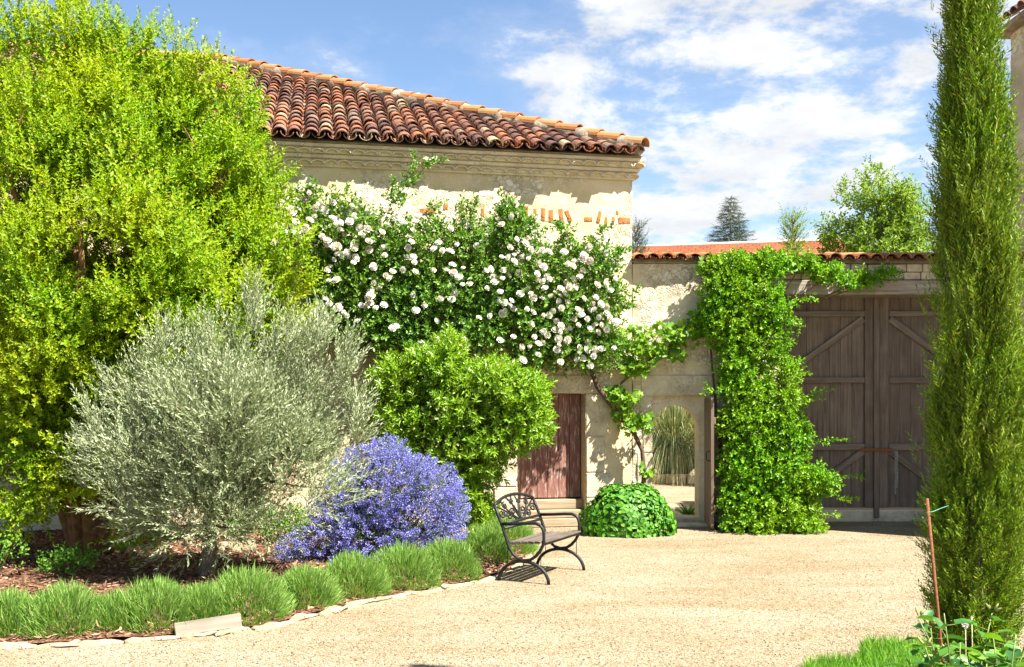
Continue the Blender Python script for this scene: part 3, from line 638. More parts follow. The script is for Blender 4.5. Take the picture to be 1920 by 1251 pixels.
# ================================================================== planting
def unit(a): return a / np.maximum(np.linalg.norm(a, axis=-1, keepdims=True), 1e-9)
def frames(d, ref):
    d = unit(d); x = unit(np.cross(d, ref)); z = np.cross(x, d); return np.stack([x, d, z], axis=2)
def scat(T, Fc, P, Rm, Sz):
    Sz = np.asarray(Sz, float)
    tv = T[None] * (Sz[:, None, None] if Sz.ndim == 1 else Sz[:, None, :])
    V = np.einsum('nij,nvj->nvi', Rm, tv) + P[:, None, :]
    n, k = len(P), len(T); Tt = Fc[None] + (np.arange(n) * k)[:, None, None]
    return V.reshape(-1, 3), Tt.reshape(-1, 3)
def leaf_shape(kind, l, w, fold=0.12, droop=0.0):
    f = fold * w
    if kind == 'kite': return np.array([(0, 0, 0), (-.5 * w, .45 * l, f), (0, l, -droop * l), (.5 * w, .45 * l, f)]), np.array([(0, 2, 1), (0, 3, 2)])
    if kind == 'oval': return np.array([(0, 0, 0), (-.5 * w, .38 * l, f), (-.36 * w, .75 * l, f), (0, l, -droop * l), (.36 * w, .75 * l, f), (.5 * w, .38 * l, f)]), np.array([(0, 2, 1), (0, 3, 2), (0, 4, 3), (0, 5, 4)])
    if kind == 'ovate':
        V = [(0, .5 * l, 0), (0, 0, 0), (-.42 * w, .12 * l, f), (-.5 * w, .4 * l, f), (-.32 * w, .75 * l, f * .7), (0, l, -droop * l), (.32 * w, .75 * l, f * .7), (.5 * w, .4 * l, f), (.42 * w, .12 * l, f)]
    if kind == 'palm':
        V = [(0, .4 * l, 0), (0, .1 * l, 0), (-.35 * w, -.08 * l, f), (-.5 * w, .3 * l, f), (-.33 * w, .42 * l, 0), (-.42 * w, .75 * l, f), (-.16 * w, .68 * l, 0), (0, l, -droop * l), (.16 * w, .68 * l, 0), (.42 * w, .75 * l, f), (.33 * w, .42 * l, 0), (.5 * w, .3 * l, f), (.35 * w, -.08 * l, f)]
    n = len(V) - 1
    return np.array(V), np.array([(0, 1 + (k + 1) % n, 1 + k) for k in range(n)])
def sprig(nl, L, kind, l, w, ang=55, fold=0.2, droop=0.1, seed=0, start=0.1, taper=0.35, stemw=0.0):
    r = np.random.default_rng(seed); a = Acc(); bend = r.uniform(-0.25, 0.25, 2)
    for i in range(nl):
        t = start + (1 - start) * i / max(1, nl - 1); p = np.array((bend[0] * L * t * t, L * t, bend[1] * L * t * t))
        V, T = leaf_shape(kind, l * (1 - taper * t) * r.uniform(.75, 1.15), w * (1 - taper * t) * r.uniform(.8, 1.15), fold, droop)
        phi = i * 2.4 + r.uniform(-.4, .4); an = rad(ang * (1 - 0.45 * t) + r.uniform(-14, 14))
        side_ = np.array((math.cos(phi), 0, math.sin(phi))); d = np.array((0, 1, 0)) * math.cos(an) + side_ * math.sin(an)
        ref = np.array((r.normal(0, .35), 1.0, r.normal(0, .35)))
        Rm = frames(d[None], np.cross(ref, d)[None] * 0 + unit(np.cross(np.cross(d, ref), d) + r.normal(0, .25, 3))[None])[0]
        a.add(V @ Rm.T + p, T)
    if stemw:
        a.add(np.array([(-stemw, 0, 0), (stemw, 0, 0), (bend[0] * L, L, bend[1] * L)]), np.array([(0, 1, 2)]))
    return np.vstack(a.V), np.vstack(a.T)
def cloud(centers, radii, n, axis, out=0.6, up=0.5, jit=0.4, shell=2.2, weights=None, r=rng):
    C = np.asarray(centers, float); Rr = np.asarray(radii, float)
    if Rr.ndim == 1: Rr = np.stack([Rr] * 3, 1)
    w = np.prod(Rr, axis=1) ** (2 / 3) if weights is None else np.asarray(weights, float); k = r.choice(len(C), n, p=w / w.sum())
    d = unit(r.normal(size=(n, 3))); s = r.random(n) ** (1 / shell); P = C[k] + d * Rr[k] * s[:, None]
    D = unit(d * 0.7 + out * unit(P - np.asarray(axis, float)) + np.array((0, 0, up)) + r.normal(0, jit, (n, 3)))
    return P, D
def foliage(name, mat, parent, P, D, templates, size=(0.8, 1.2), cull=None, upref=0.0, r=rng, kind=None):
    P, D = np.asarray(P), np.asarray(D)
    ok = P[:, 2] > 0.02
    if cull is not None: ok &= cull(P + D * 0.12)
    P, D = P[ok], D[ok]
    acc = Acc(); idx = r.integers(0, len(templates), len(P))
    for t, (T, Fc) in enumerate(templates):
        m = idx == t
        if not m.any(): continue
        ref = unit(r.normal(size=(m.sum(), 3)) + np.array((0, 0, upref)))
        acc.add(*scat(T, Fc, P[m], frames(D[m], ref), r.uniform(size[0], size[1], m.sum())))
    o = add(name, acc.mesh(name), mat, parent)
    if kind: tag(o, kind=kind)
    return o
def behind_house(P): return house_depth(P) < -0.06
def limbs(name, mat, parent, base, stems, clumps, r0=0.06, every=1, rtip=0.006, seed=1, smooth=True):
    """stems: list of (start, end, bend, radius0, radius1); clumps: twig targets joined to the nearest stem point"""
    a = Acc(); nodes = []
    for (s, e, b, ra, rb) in stems:
        pts = bez(s, e, b, 8); a.add(*tube(pts, [ra + (rb - ra) * i / 8 for i in range(9)], 7)); nodes += [(p, ra + (rb - ra) * i / 8) for i, p in enumerate(pts) if i > 1]
    rr_ = random.Random(seed)
    for c in clumps[::every]:
        c = Vector(c); best = min(nodes, key=lambda q: (q[0] - c).length + 0.6 * max(0, q[0].z - c.z))
        d = (c - best[0]).length
        pts = bez(best[0], c, (rr_.uniform(-.1, .1) * d, rr_.uniform(-.1, .1) * d, -0.06 * d), 5)
        ra = min(best[1] * 0.7, 0.010 + 0.012 * d); a.add(*tube(pts, [ra + (rtip - ra) * i / 5 for i in range(6)], 5))
    return add(name, a.mesh(name, smooth), mat, parent)
def shell_pts(c, r, n, lo=0.7, seed=3, zmin=None):
    q = np.random.default_rng(seed); P = []
    while len(P) < n:
        d = unit(q.normal(size=3)); p = np.array(c) + d * np.array(r) * q.uniform(lo, 1.0)
        if zmin is None or p[2] > zmin: P.append(p)
    return np.array(P)

L_myrtle = leaf_mat('myrtle_leaf', [(0, (0.125, 0.25, 0.007)), (0.4, (0.195, 0.36, 0.008)), (0.8, (0.26, 0.43, 0.010)), (1, (0.42, 0.41, 0.020))], 0.5, (1.0, 1.0, 0.35), tint=(0.41, 0.46, 0.012), nscale=0.9)
L_olive = leaf_mat('olive_leaf', [(0, (0.12, 0.16, 0.07)), (0.4, (0.24, 0.29, 0.145)), (0.75, (0.34, 0.38, 0.22)), (1, (0.46, 0.48, 0.31))], 0.2, (0.95, 1.0, 0.5), 0.55, 0.25)
L_rose = leaf_mat('rose_leaf', [(0, (0.045, 0.13, 0.018)), (0.5, (0.11, 0.25, 0.032)), (0.9, (0.20, 0.37, 0.042)), (1, (0.208, 0.360, 0.040))], 0.35, (0.9, 1, 0.3), 0.4, 0.45, (0.17, 0.27, 0.03), 1.4)
L_pitto = leaf_mat('pittosporum_leaf', [(0, (0.085, 0.20, 0.010)), (0.5, (0.185, 0.345, 0.012)), (1, (0.256, 0.430, 0.020))], 0.35, (1, 1, 0.25), 0.35, 0.5, (0.22, 0.33, 0.02), 1.8)
L_vine = leaf_mat('creeper_leaf', [(0, (0.056, 0.190, 0.008)), (0.5, (0.136, 0.350, 0.010)), (0.9, (0.224, 0.450, 0.014)), (1, (0.336, 0.460, 0.030))], 0.4, (1, 1, 0.25), 0.45, 0.4, (0.25, 0.38, 0.015), 1.2)
L_grape = leaf_mat('grape_leaf', [(0, (0.080, 0.200, 0.012)), (0.5, (0.152, 0.320, 0.015)), (1, (0.272, 0.420, 0.030))], 0.5, (1, 1, 0.25))
L_mound = leaf_mat('mound_leaf', [(0, (0.040, 0.150, 0.012)), (0.5, (0.080, 0.250, 0.018)), (1, (0.152, 0.360, 0.030))], 0.3, (1, 1, 0.3), 0.5, 0.35)
L_lav = leaf_mat('lavender_leaf', [(0, (0.085, 0.195, 0.030)), (0.5, (0.185, 0.345, 0.055)), (0.88, (0.29, 0.42, 0.10)), (1, (0.400, 0.520, 0.220))], 0.35, (1, 1, 0.35), 0.55, 0.25)
L_grass = leaf_mat('grass_blade', [(0, (0.064, 0.190, 0.012)), (0.6, (0.136, 0.340, 0.020)), (1, (0.240, 0.420, 0.050))], 0.4, (1, 1, 0.3))
L_cyp = leaf_mat('cypress_leaf', [(0, (0.060, 0.125, 0.008)), (0.5, (0.135, 0.245, 0.010)), (0.9, (0.22, 0.34, 0.014)), (1, (0.300, 0.240, 0.030))], 0.25, (1, 1, 0.3), 0.6, 0.25, (0.15, 0.19, 0.015), 2.0)
L_ceal = leaf_mat('ceanothus_leaf', [(0, (0.03, 0.06, 0.015)), (1, (0.12, 0.18, 0.04))], 0.25, (1, 1, 0.4))
L_blue = leaf_mat('blue_floret', [(0, (0.14, 0.14, 0.40)), (0.45, (0.24, 0.24, 0.60)), (0.85, (0.34, 0.34, 0.74)), (1, (0.48, 0.48, 0.82))], 0.25, (0.9, 0.9, 1.0), 0.7, 0.1)
L_petal = leaf_mat('white_petal', [(0, (0.74, 0.70, 0.58)), (0.5, (0.80, 0.77, 0.69)), (1, (0.82, 0.80, 0.75))], 0.2, (1, 0.97, 0.9), 0.6, 0.2)
def petal_mat():
    m = Mat('rose_petal'); r_ = m.objrand(); col = m.ramp(r_, [(0, (0.66, 0.58, 0.42)), (0.12, (0.76, 0.70, 0.58)), (0.5, (0.80, 0.77, 0.68)), (0.9, (0.82, 0.80, 0.76)), (1, (0.74, 0.60, 0.50))])
    col = m.mix(0.3, col, m.ramp(m.island(), [(0, (0.70, 0.64, 0.50)), (1, (0.84, 0.82, 0.78))])); m.done(col, 0.6, None, 0.2)
    tr = m.n('ShaderNodeBsdfTranslucent'); m.l(col, tr.inputs[0]); x = m.n('ShaderNodeMixShader'); x.inputs[0].default_value = 0.25
    m.l(m.b.outputs[0], x.inputs[1]); m.l(tr.outputs[0], x.inputs[2]); m.l(x.outputs[0], m.out.inputs[0]); return m.m
L_petal = petal_mat()
L_cream = leaf_mat('cream_blossom', [(0, (0.55, 0.50, 0.22)), (1, (0.75, 0.70, 0.45))], 0.25, (1, 1, 0.8))
L_spruce = leaf_mat('spruce_needle', [(0, (0.025, 0.05, 0.03)), (1, (0.085, 0.13, 0.075))], 0.1, (1, 1, 0.5))
L_far = leaf_mat('far_tree_leaf', [(0, (0.10, 0.20, 0.02)), (0.5, (0.18, 0.30, 0.03)), (1, (0.30, 0.40, 0.05))], 0.45, (1, 1, 0.3))
L_pamp = leaf_mat('pampas_blade', [(0, (0.07, 0.13, 0.06)), (0.45, (0.15, 0.21, 0.09)), (0.75, (0.36, 0.33, 0.15)), (1, (0.52, 0.44, 0.24))], 0.25, (1, 1, 0.5))
L_yellow = leaf_mat('yellow_leaf', [(0, (0.35, 0.26, 0.02)), (1, (0.6, 0.42, 0.03))], 0.35, (1, 1, 0.3))

def plant(name, label, cat, loc, group=None):
    e = empty(name, loc); tag(e, label, cat, group); return e
def rel(P, o): return np.asarray(P, float) - np.array(o.location)
def rc(cull, o):                          # world-space cull for points given relative to the thing
    return lambda P: cull(P + np.array(o.location))
BZ = 0.13

# ---- big golden tree on the left
tb = Vector((-4.97, 12.03, 0.10)); tree = plant('golden_myrtle_tree', 'large golden green many stemmed tree growing in the mulch bed', 'tree', tb)
cc = np.array((-5.10, 12.15, 3.50)) - np.array(tb)
cl_ = shell_pts(cc, (2.28, 1.5, 2.58), 310, 0.66, 3)
cl_ = cl_[cl_[:, 2] > 0.75]
cl_ = cl_[house_depth(cl_ + np.array(tb)) < -0.4]
plume = [(130, 42, .22, .5), (30, 60, .25, .45), (75, 90, .3, .4), (250, 92, .25, .35), (320, 105, .25, .35), (190, 85, .3, .4), (-40, 70, .3, .4), (390, 150, .25, .3), (455, 235, .25, .3), (130, 80, .3, .5), (500, 340, .25, .3), (535, 470, .25, .3), (530, 610, .3, .3), (440, 190, .25, .3), (560, 530, .22, .2), (60, 900, .4, .3), (40, 965, .3, .2), (40, 800, .4, .4), (190, 720, .4, .4), (270, 990, .3, .2), (150, 870, .4, .35), (20, 960, .3, .2), (-60, 880, .4, .4), (250, 560, .4, .4), (120, 620, .4, .4), (60, 700, .4, .4), (330, 650, .4, .4), (230, 400, .4, .4), (50, 450, .4, .4), (340, 480, .4, .4), (440, 560, .35, .35)]
pc = np.array([np.array(at(u, v, (11.9 if i % 2 else 12.2) if i < 15 else (11.0 if i < 23 else 10.75))) - np.array(tb) for i, (u, v, a, b) in enumerate(plume)]); prr = np.array([(a, a, b) for _, _, a, b in plume])
T_my = [sprig(14, 0.24, 'kite', 0.070, 0.036, 58, 0.25, 0.1, s, 0.05, 0.4) for s in range(5)]
rads = np.stack([np.random.default_rng(4).uniform(.16, .36, len(cl_))] * 3, 1); rads[:, 2] *= 1.35
P1, D1 = cloud(np.vstack([cl_, pc]), np.vstack([rads, prr]), 28500, cc - np.array((0, 0, 1.5)), 0.55, 0.55, 0.35)
foliage('crown', L_myrtle, tree, P1, D1, T_my, (0.7, 1.25), rc(behind_house, tree))
stems = []
for k in range(11):
    a = 2 * math.pi * k / 11 + 0.3; s = Vector((0.14 * math.cos(a), 0.13 * math.sin(a), -0.05)); rr_ = 1.0 + 0.55 * ((k * 7) % 3) / 2
    e = Vector((rr_ * 1.25 * math.cos(a), rr_ * 0.7 * math.sin(a), 3.6 + 0.9 * ((k * 5) % 4) / 3)); stems.append((s, e, (-0.25 * math.cos(a), -0.2 * math.sin(a), 0.1), 0.105, 0.025))
stems.append((Vector((0, 0, -0.1)), Vector((0.05, 0, 1.3)), (0, 0, 0), 0.21, 0.09))
limbs('trunk', M_bark, tree, tb, stems, [c for c in cl_], seed=4)

# ---- olive tree
ob = gp(387, 1104); ob.z = 0.08; olive = plant('olive_tree', 'small silver grey olive tree with rounded crown behind the lavender', 'tree', ob)
oc = np.array(at(418, 815, 10.3)) - np.array(ob)
ocl = np.vstack([shell_pts(oc, (1.05, 0.95, 0.80), 112, 0.5, 8), np.array([np.array(at(u, v, 9.75 + 0.25 * (k % 3))) - np.array(ob) for k, (u, v) in enumerate([(215, 930), (270, 980), (330, 1000), (430, 985), (500, 990), (570, 965), (615, 915), (460, 930), (310, 930), (540, 900), (230, 870), (190, 840), (385, 960), (410, 990), (440, 950), (360, 930), (390, 900), (480, 955), (340, 965), (420, 925)])])])
T_ol = [sprig(16, 0.29, 'kite', 0.062, 0.0155, 38, 0.1, 0.02, 20 + s, 0.05, 0.35, 0.0025) for s in range(5)]
P1, D1 = cloud(ocl, np.random.default_rng(2).uniform(.12, .29, len(ocl)), 6600, oc - np.array((0, 0, 0.9)), 0.8, 0.55, 0.4)
up_px = [(300, 640), (330, 620), (255, 690), (215, 720), (400, 610), (440, 625), (480, 590), (475, 560), (510, 640), (560, 640), (590, 625), (605, 600), (640, 680), (650, 650), (370, 640), (660, 740), (170, 770), (185, 820), (670, 800), (160, 860), (540, 615)]
up_c = np.array([np.array(at(u, v + 25, 10.3 + 0.3 * math.sin(u))) - np.array(ob) for u, v in up_px])
P2, D2 = cloud(up_c, np.tile((0.06, 0.06, 0.22), (len(up_c), 1)), 760, oc - np.array((0, 0, 0.5)), 0.5, 1.0, 0.16)
foliage('crown', L_olive, olive, np.vstack([P1, P2]), np.vstack([D1, D2]), T_ol, (0.7, 1.25))
st = [(Vector((0, 0, -0.05)), Vector((0.03, 0, 0.78)), (0.03, 0, 0), 0.095, 0.06)]
for k in range(6):
    a = k * 1.05; st.append((Vector((0.02, 0, 0.7)), Vector((0.65 * math.cos(a) + 0.15, 0.6 * math.sin(a), 1.55 + 0.2 * (k % 3))), (0.1 * math.cos(a), 0.1 * math.sin(a), -0.1), 0.05, 0.014))
limbs('trunk', M_bark2, olive, ob, st, list(ocl), seed=9, rtip=0.004)

# ---- white climbing rose
rs_base = hw(hx(700), -0.5, BZ); rose = plant('climbing_rose', 'climbing rose covered in white blooms spread across the house wall', 'rose bush', rs_base)
rpx = [(575, 400, 35, 35), (600, 450, 48, 60), (660, 440, 60, 55), (650, 530, 60, 60), (730, 470, 62, 62), (740, 560, 65, 60), (700, 620, 50, 45), (800, 470, 60, 55), (820, 560, 70, 60), (790, 640, 60, 35), (880, 460, 60, 52), (900, 545, 65, 60), (960, 440, 50, 42), (980, 520, 65, 60), (890, 625, 60, 40), (985, 610, 65, 55), (1050, 500, 52, 45), (1060, 580, 60, 55), (1120, 500, 38, 42), (1125, 580, 38, 50), (1060, 655, 60, 42), (1115, 650, 40, 45), (620, 590, 40, 50), (1000, 670, 40, 25), (955, 410, 22, 22)]
rC, rR = [], []
for (u, v, a, b) in rpx:
    Y = wallY(u) - 0.42; p = at(u, v, Y); rC.append(np.array(p) - np.array(rs_base)); rR.append((a * Y / F, 0.34, b * Y / F))
rC, rR = np.array(rC), np.array(rR)
T_ro = [sprig(7, 0.15, 'oval', 0.068, 0.042, 62, 0.15, 0.15, 40 + s, 0.15, 0.2) for s in range(5)]
P1, D1 = cloud(rC, rR, 7000, rC.mean(0) + np.array((0, 1.6, -0.6)), 0.7, 0.25, 0.45, 1.8)
# long shoots above the mass
sh_a = Acc(); shP, shD = [], []
for (ua, va, ub, vb, bend) in [(735, 420, 785, 290, 0.12), (785, 330, 815, 300, 0.03), (960, 420, 950, 375, 0.02), (1000, 410, 1090, 455, 0.08), (560, 400, 585, 350, 0.05), (720, 420, 745, 345, 0.05), (1100, 470, 1130, 430, 0.04), (1130, 560, 1190, 545, 0.04), (850, 430, 870, 385, 0.05), (660, 410, 640, 365, 0.04), (610, 420, 625, 370, -0.03), (900, 420, 885, 390, 0.03), (1040, 470, 1060, 430, 0.05), (1150, 600, 1178, 575, 0.03), (1140, 660, 1170, 650, 0.03), (560, 430, 548, 360, 0.02), (1145, 500, 1165, 470, 0.02), (800, 420, 820, 390, 0.03)]:
    a_ = Vector(np.array(at(ua, va, wallY(ua) - 0.55)) - np.array(rs_base)); b_ = Vector(np.array(at(ub, vb, wallY(ub) - 0.62)) - np.array(rs_base))
    pts = bez(a_, b_, (bend, -0.05, 0.1), 8); add('shoot', np_mesh('rose_shoot', *tube(pts, [0.006 - 0.0004 * i for i in range(9)], 5), True), M_twig, rose)
    L_ = (b_ - a_).length
    for q in range(int(26 * L_) + 5):
        t = random.uniform(0.15, 1.0); i = min(7, int(t * 8)); p = pts[i].lerp(pts[i + 1], t * 8 - i); shP.append(p + Vector((random.gauss(0, .03), random.gauss(0, .03), random.gauss(0, .03)))); shD.append(((b_ - a_).normalized() + Vector((random.gauss(0, .8), random.gauss(0, .8), random.gauss(0, .5)))).normalized())
P1 = np.vstack([P1, np.array([tuple(p) for p in shP])]); D1 = np.vstack([D1, np.array([tuple(p) for p in shD])])
foliage('leaves', L_rose, rose, P1, D1, T_ro, (0.7, 1.2), rc(lambda P: house_depth(P) < -0.03, rose), 1.0)
st = []
for u0, u1, v1 in ((690, 600, 480), (700, 720, 480), (705, 850, 500), (710, 960, 520), (712, 1060, 560), (715, 800, 600)):
    st.append((Vector(hw(hx(u0), -0.3, 0.05)) - rs_base, Vector(at(u1, v1, wallY(u1) - 0.3)) - rs_base, (0.1, 0.0, 0.35), 0.035, 0.012))
limbs('stem', M_twig, rose, rs_base, st, list(rC), seed=12)
def rose_bloom(seed):
    r = np.random.default_rng(seed); a = Acc()
    for ring, (n, rr_, lift, l, w) in enumerate(((6, 0.020, 0.05, 0.056, 0.062), (7, 0.016, 0.5, 0.052, 0.056), (7, 0.012, 0.95, 0.046, 0.046), (5, 0.006, 1.2, 0.042, 0.036), (4, 0.002, 1.35, 0.040, 0.028))):
        for k in range(n):
            ph = 2 * math.pi * (k + 0.5 * ring) / n + r.uniform(-.2, .2); up = lift + r.uniform(-.12, .12)
            rd = np.array((math.cos(ph), math.sin(ph), 0)); tn = np.array((-math.sin(ph), math.cos(ph), 0)); zz_ = np.array((0, 0, 1))
            d1 = rd * math.cos(up) + zz_ * math.sin(up); d2 = rd * math.cos(up + 0.35 + 0.35 * ring) + zz_ * math.sin(up + 0.35 + 0.35 * ring); p0 = rd * rr_ * 0.4
            m1 = p0 + d1 * l * .5; t1 = m1 + d2 * l * .5
            V = [p0, m1 - tn * w * .5 + zz_ * .006, m1 + tn * w * .5 + zz_ * .006, t1 - tn * w * .32, t1 + tn * w * .32, m1 - zz_ * .003]
            a.add(np.array(V), np.array([(0, 5, 1), (0, 2, 5), (1, 5, 3), (5, 4, 3), (5, 2, 4)]))
    return a.mesh('rose_bloom', True)
blooms = [rose_bloom(s) for s in range(4)]
for b in blooms: b.materials.append(L_petal)
bl = [(800, 300), (815, 297), (585, 347), (555, 352), (560, 385), (575, 375), (600, 385), (640, 392), (655, 398), (690, 395), (700, 402), (740, 410), (785, 405), (835, 402), (870, 415), (955, 388), (968, 400), (985, 425), (965, 383), (1005, 410), (880, 420), (840, 415), (660, 385), (625, 380), (705, 430), (645, 440), (1130, 450), (1150, 455), (1135, 475), (610, 395), (618, 372), (648, 405), (675, 408), (715, 412), (725, 420), (760, 418), (590, 405), (570, 398), (667, 392), (632, 410), (910, 418), (940, 410)]
r2 = np.random.default_rng(21)
while len(bl) < 296:
    k = r2.choice(len(rpx), p=np.array([a * b * (1.9 if (u > 960 and v > 480) else 1.0) * (0.55 if v > 600 and u < 900 else 1.0) for u, v, a, b in rpx]) / sum(a * b * (1.9 if (u > 960 and v > 480) else 1.0) * (0.55 if v > 600 and u < 900 else 1.0) for u, v, a, b in rpx))
    u, v, a, b = rpx[k]; an = r2.uniform(0, 6.283); q = math.sqrt(r2.random()) * 0.98; uu, vv = u + a * q * math.cos(an), v + b * q * math.sin(an)
    for q_ in range(int(r2.choice((1, 1, 2, 3, 4)))):
        u3, v3 = uu + r2.normal(0, 15) * (q_ > 0), vv + r2.normal(0, 12) * (q_ > 0)
        if all((u3 - x) ** 2 + (v3 - y) ** 2 > 60 for x, y in bl): bl.append((u3, v3))
for i, (u, v) in enumerate(bl):
    off = 0.70 + 0.20 * r2.random() if i > 41 else 0.55 + 0.15 * r2.random()
    p = Vector(at(u, v, wallY(u) - off)) - rs_base
    nrm = Vector((r2.normal(0.15, .6), -1.0, r2.normal(0.45, .5))).normalized(); s = r2.uniform(0.58, 1.05)
    o = add('bloom', blooms[i % 4], None, rose, p, nrm.to_track_quat('Z', 'Y').to_euler(), (s, s, s))

# ---- pittosporum shrub
pb = Vector((-0.62, 13.5, 0.05)); pit = plant('rounded_shrub', 'rounded bright green evergreen shrub in front of the red door', 'shrub', pb)
ppx = [(740, 720, 45, 45), (760, 780, 60, 60), (830, 700, 55, 45), (845, 655, 28, 28), (860, 760, 75, 70), (920, 720, 55, 45), (960, 760, 60, 60), (985, 800, 45, 45), (930, 820, 65, 45), (850, 840, 60, 45), (900, 870, 45, 35), (870, 930, 38, 55), (900, 970, 30, 45), (795, 690, 50, 30), (1000, 740, 25, 40), (760, 840, 50, 40)]
pC = np.array([np.array(at(u, v, 13.35)) - np.array(pb) for u, v, a, b in ppx]); pR = np.array([(a * 13.35 / F, 0.42 + 0.004 * a, b * 13.35 / F) for u, v, a, b in ppx])
T_pi = [sprig(11, 0.10, 'kite', 0.085, 0.026, 62, 0.2, 0.12, 60 + s, 0.1, 0.25) for s in range(4)]
P1, D1 = cloud(pC, pR, 4600, pC.mean(0) + np.array((0, 0.4, -0.4)), 0.6, 0.5, 0.35, 2.2)
foliage('crown', L_pitto, pit, P1, D1, T_pi, (0.7, 1.5))
T_bl = [sprig(6, 0.02, 'kite', 0.026, 0.020, 60, 0.1, 0.1, 70 + s) for s in range(2)]
P1, D1 = cloud(pC[:10], pR[:10] * 1.03, 210, pC.mean(0), 1.0, 0.4, 0.2, 12)
foliage('blossom', L_cream, pit, P1, D1, T_bl, (0.8, 1.3), kind='stuff')
limbs('trunk', M_twig, pit, pb, [(Vector((0.03 * k - 0.05, 0.02 * k, -0.05)), Vector((0.35 * math.cos(k * 1.3), 0.3 * math.sin(k * 1.3), 1.4)), (0, 0, 0.1), 0.045, 0.015) for k in range(5)], list(pC), seed=5)

# ---- blue ceanothus
cb = Vector((-1.45, 11.7, 0.08)); cea = plant('blue_flowering_shrub', 'mound of violet blue flowering shrub beside the olive tree', 'shrub', cb)
cpx = [(725, 858, 38, 34), (690, 870, 35, 35), (745, 910, 70, 60), (690, 940, 60, 60), (810, 920, 52, 50), (840, 955, 32, 38), (780, 980, 75, 52), (700, 1000, 70, 50), (640, 980, 55, 45), (610, 1020, 55, 40), (560, 1040, 38, 30), (540, 1062, 30, 18), (650, 900, 30, 40), (780, 890, 40, 30), (830, 1000, 35, 35), (750, 1030, 65, 30), (680, 1040, 50, 25), (650, 945, 45, 50)]
cC = np.array([np.array(at(u, v, 11.6)) - np.array(cb) for u, v, a, b in cpx]); cR = np.array([(a * 11.6 / F, 0.30 + 0.0035 * a, b * 11.6 / F) for u, v, a, b in cpx])
def panicle(seed):
    r = np.random.default_rng(seed); a = Acc()
    for i in range(34):
        t = r.random(); rr_ = 0.017 * (1 - 0.6 * t) + 0.004; ph = r.uniform(0, 6.283); p = np.array((rr_ * math.cos(ph), 0.09 * t, rr_ * math.sin(ph)))
        V, T = leaf_shape('kite', 0.014, 0.013, 0.2); Rm = frames(unit(r.normal(size=3) + p * 40)[None], unit(r.normal(size=3))[None])[0]; a.add(V @ Rm.T + p, T)
    return np.vstack(a.V), np.vstack(a.T)
P1, D1 = cloud(cC, cR, 3300, cC.mean(0) + np.array((0, 0.3, -0.6)), 0.7, 0.35, 0.35, 5.0)
tag(foliage('flower_panicles', L_blue, cea, P1, D1, [panicle(s) for s in range(4)], (0.75, 1.35)), kind='stuff')
T_ce = [sprig(8, 0.10, 'kite', 0.026, 0.012, 60, 0.2, 0.1, 80 + s) for s in range(3)]
P1, D1 = cloud(cC, cR * 0.95, 4500, cC.mean(0) + np.array((0, 0.3, -0.6)), 0.6, 0.35, 0.4, 2.5)
foliage('leaves', L_ceal, cea, P1, D1, T_ce, (0.8, 1.3))
limbs('stem', M_twig, cea, cb, [(Vector((0.05 * math.cos(k), 0.05 * math.sin(k), -0.05)), Vector((0.6 * math.cos(k * 1.1), 0.4 * math.sin(k * 1.1), 0.75)), (0, 0, 0.1), 0.022, 0.008) for k in range(6)], list(cC), seed=6)

# ---- creeper on the courtyard wall
vb = Vector((3.55, 15.15, 0)); cre = plant('wall_creeper', 'lush light green creeper covering the wall between archway and gate', 'climbing plant', vb)
vpx = [(1380, 505, 45, 25, .35), (1440, 500, 50, 22, .35), (1355, 555, 45, 45, .40), (1410, 560, 60, 50, .42), (1440, 590, 45, 45, .42), (1370, 620, 55, 45, .42), (1430, 650, 55, 45, .46), (1385, 680, 45, 45, .46), (1400, 730, 55, 45, .50), (1455, 760, 55, 45, .52), (1400, 800, 60, 50, .55), (1470, 815, 55, 40, .55), (1400, 870, 58, 50, .60), (1470, 890, 60, 50, .65), (1515, 905, 40, 30, .65), (1400, 940, 58, 50, .68), (1470, 960, 70, 48, .75), (1410, 985, 65, 26, .80), (1500, 985, 42, 24, .75), (1500, 500, 40, 18, .22), (1550, 520, 28, 14, .2), (1590, 535, 14, 12, .2), (1620, 528, 22, 10, .18), (1660, 517, 24, 10, .18), (1325, 600, 22, 30, .3), (1340, 510, 22, 18, .3), (1480, 700, 22, 20, .45), (1540, 900, 24, 12, .7)]
vC = np.array([np.array(at(u, v, C0.y - d)) - np.array(vb) for u, v, a, b, d in vpx]); vR = np.array([(a * 13 / F, 0.10 + 0.30 * min(1, d), b * 15 / F) for u, v, a, b, d in vpx])
T_vi = [sprig(8, 0.15, 'oval', 0.068, 0.040, 65, 0.15, 0.18, 90 + s, 0.1, 0.3) for s in range(5)]
P1, D1 = cloud(vC, vR, 6600, vC.mean(0) + np.array((0, 2.0, -0.3)), 0.8, 0.25, 0.45, 2.4)
P2 = []; D2 = []
for (u, v, ub, vb2) in [(1480, 575, 1510, 560), (1500, 760, 1545, 735), (1510, 830, 1590, 825), (1540, 905, 1610, 890), (1540, 930, 1600, 935), (1345, 790, 1322, 785), (1345, 880, 1320, 872), (1345, 935, 1318, 930), (1530, 975, 1565, 965), (1350, 730, 1330, 735), (1475, 600, 1500, 615)]:
    for q in range(8):
        t = q / 7; p = Vector(at(u + (ub - u) * t, v + (vb2 - v) * t, C0.y - 0.75)) - vb; P2.append(tuple(p)); D2.append((ub - u + random.gauss(0, 20), random.gauss(0, 20), -(vb2 - v) + random.gauss(0, 20)))
P1 = np.vstack([P1, np.array(P2)]); D1 = np.vstack([D1, unit(np.array(D2))])
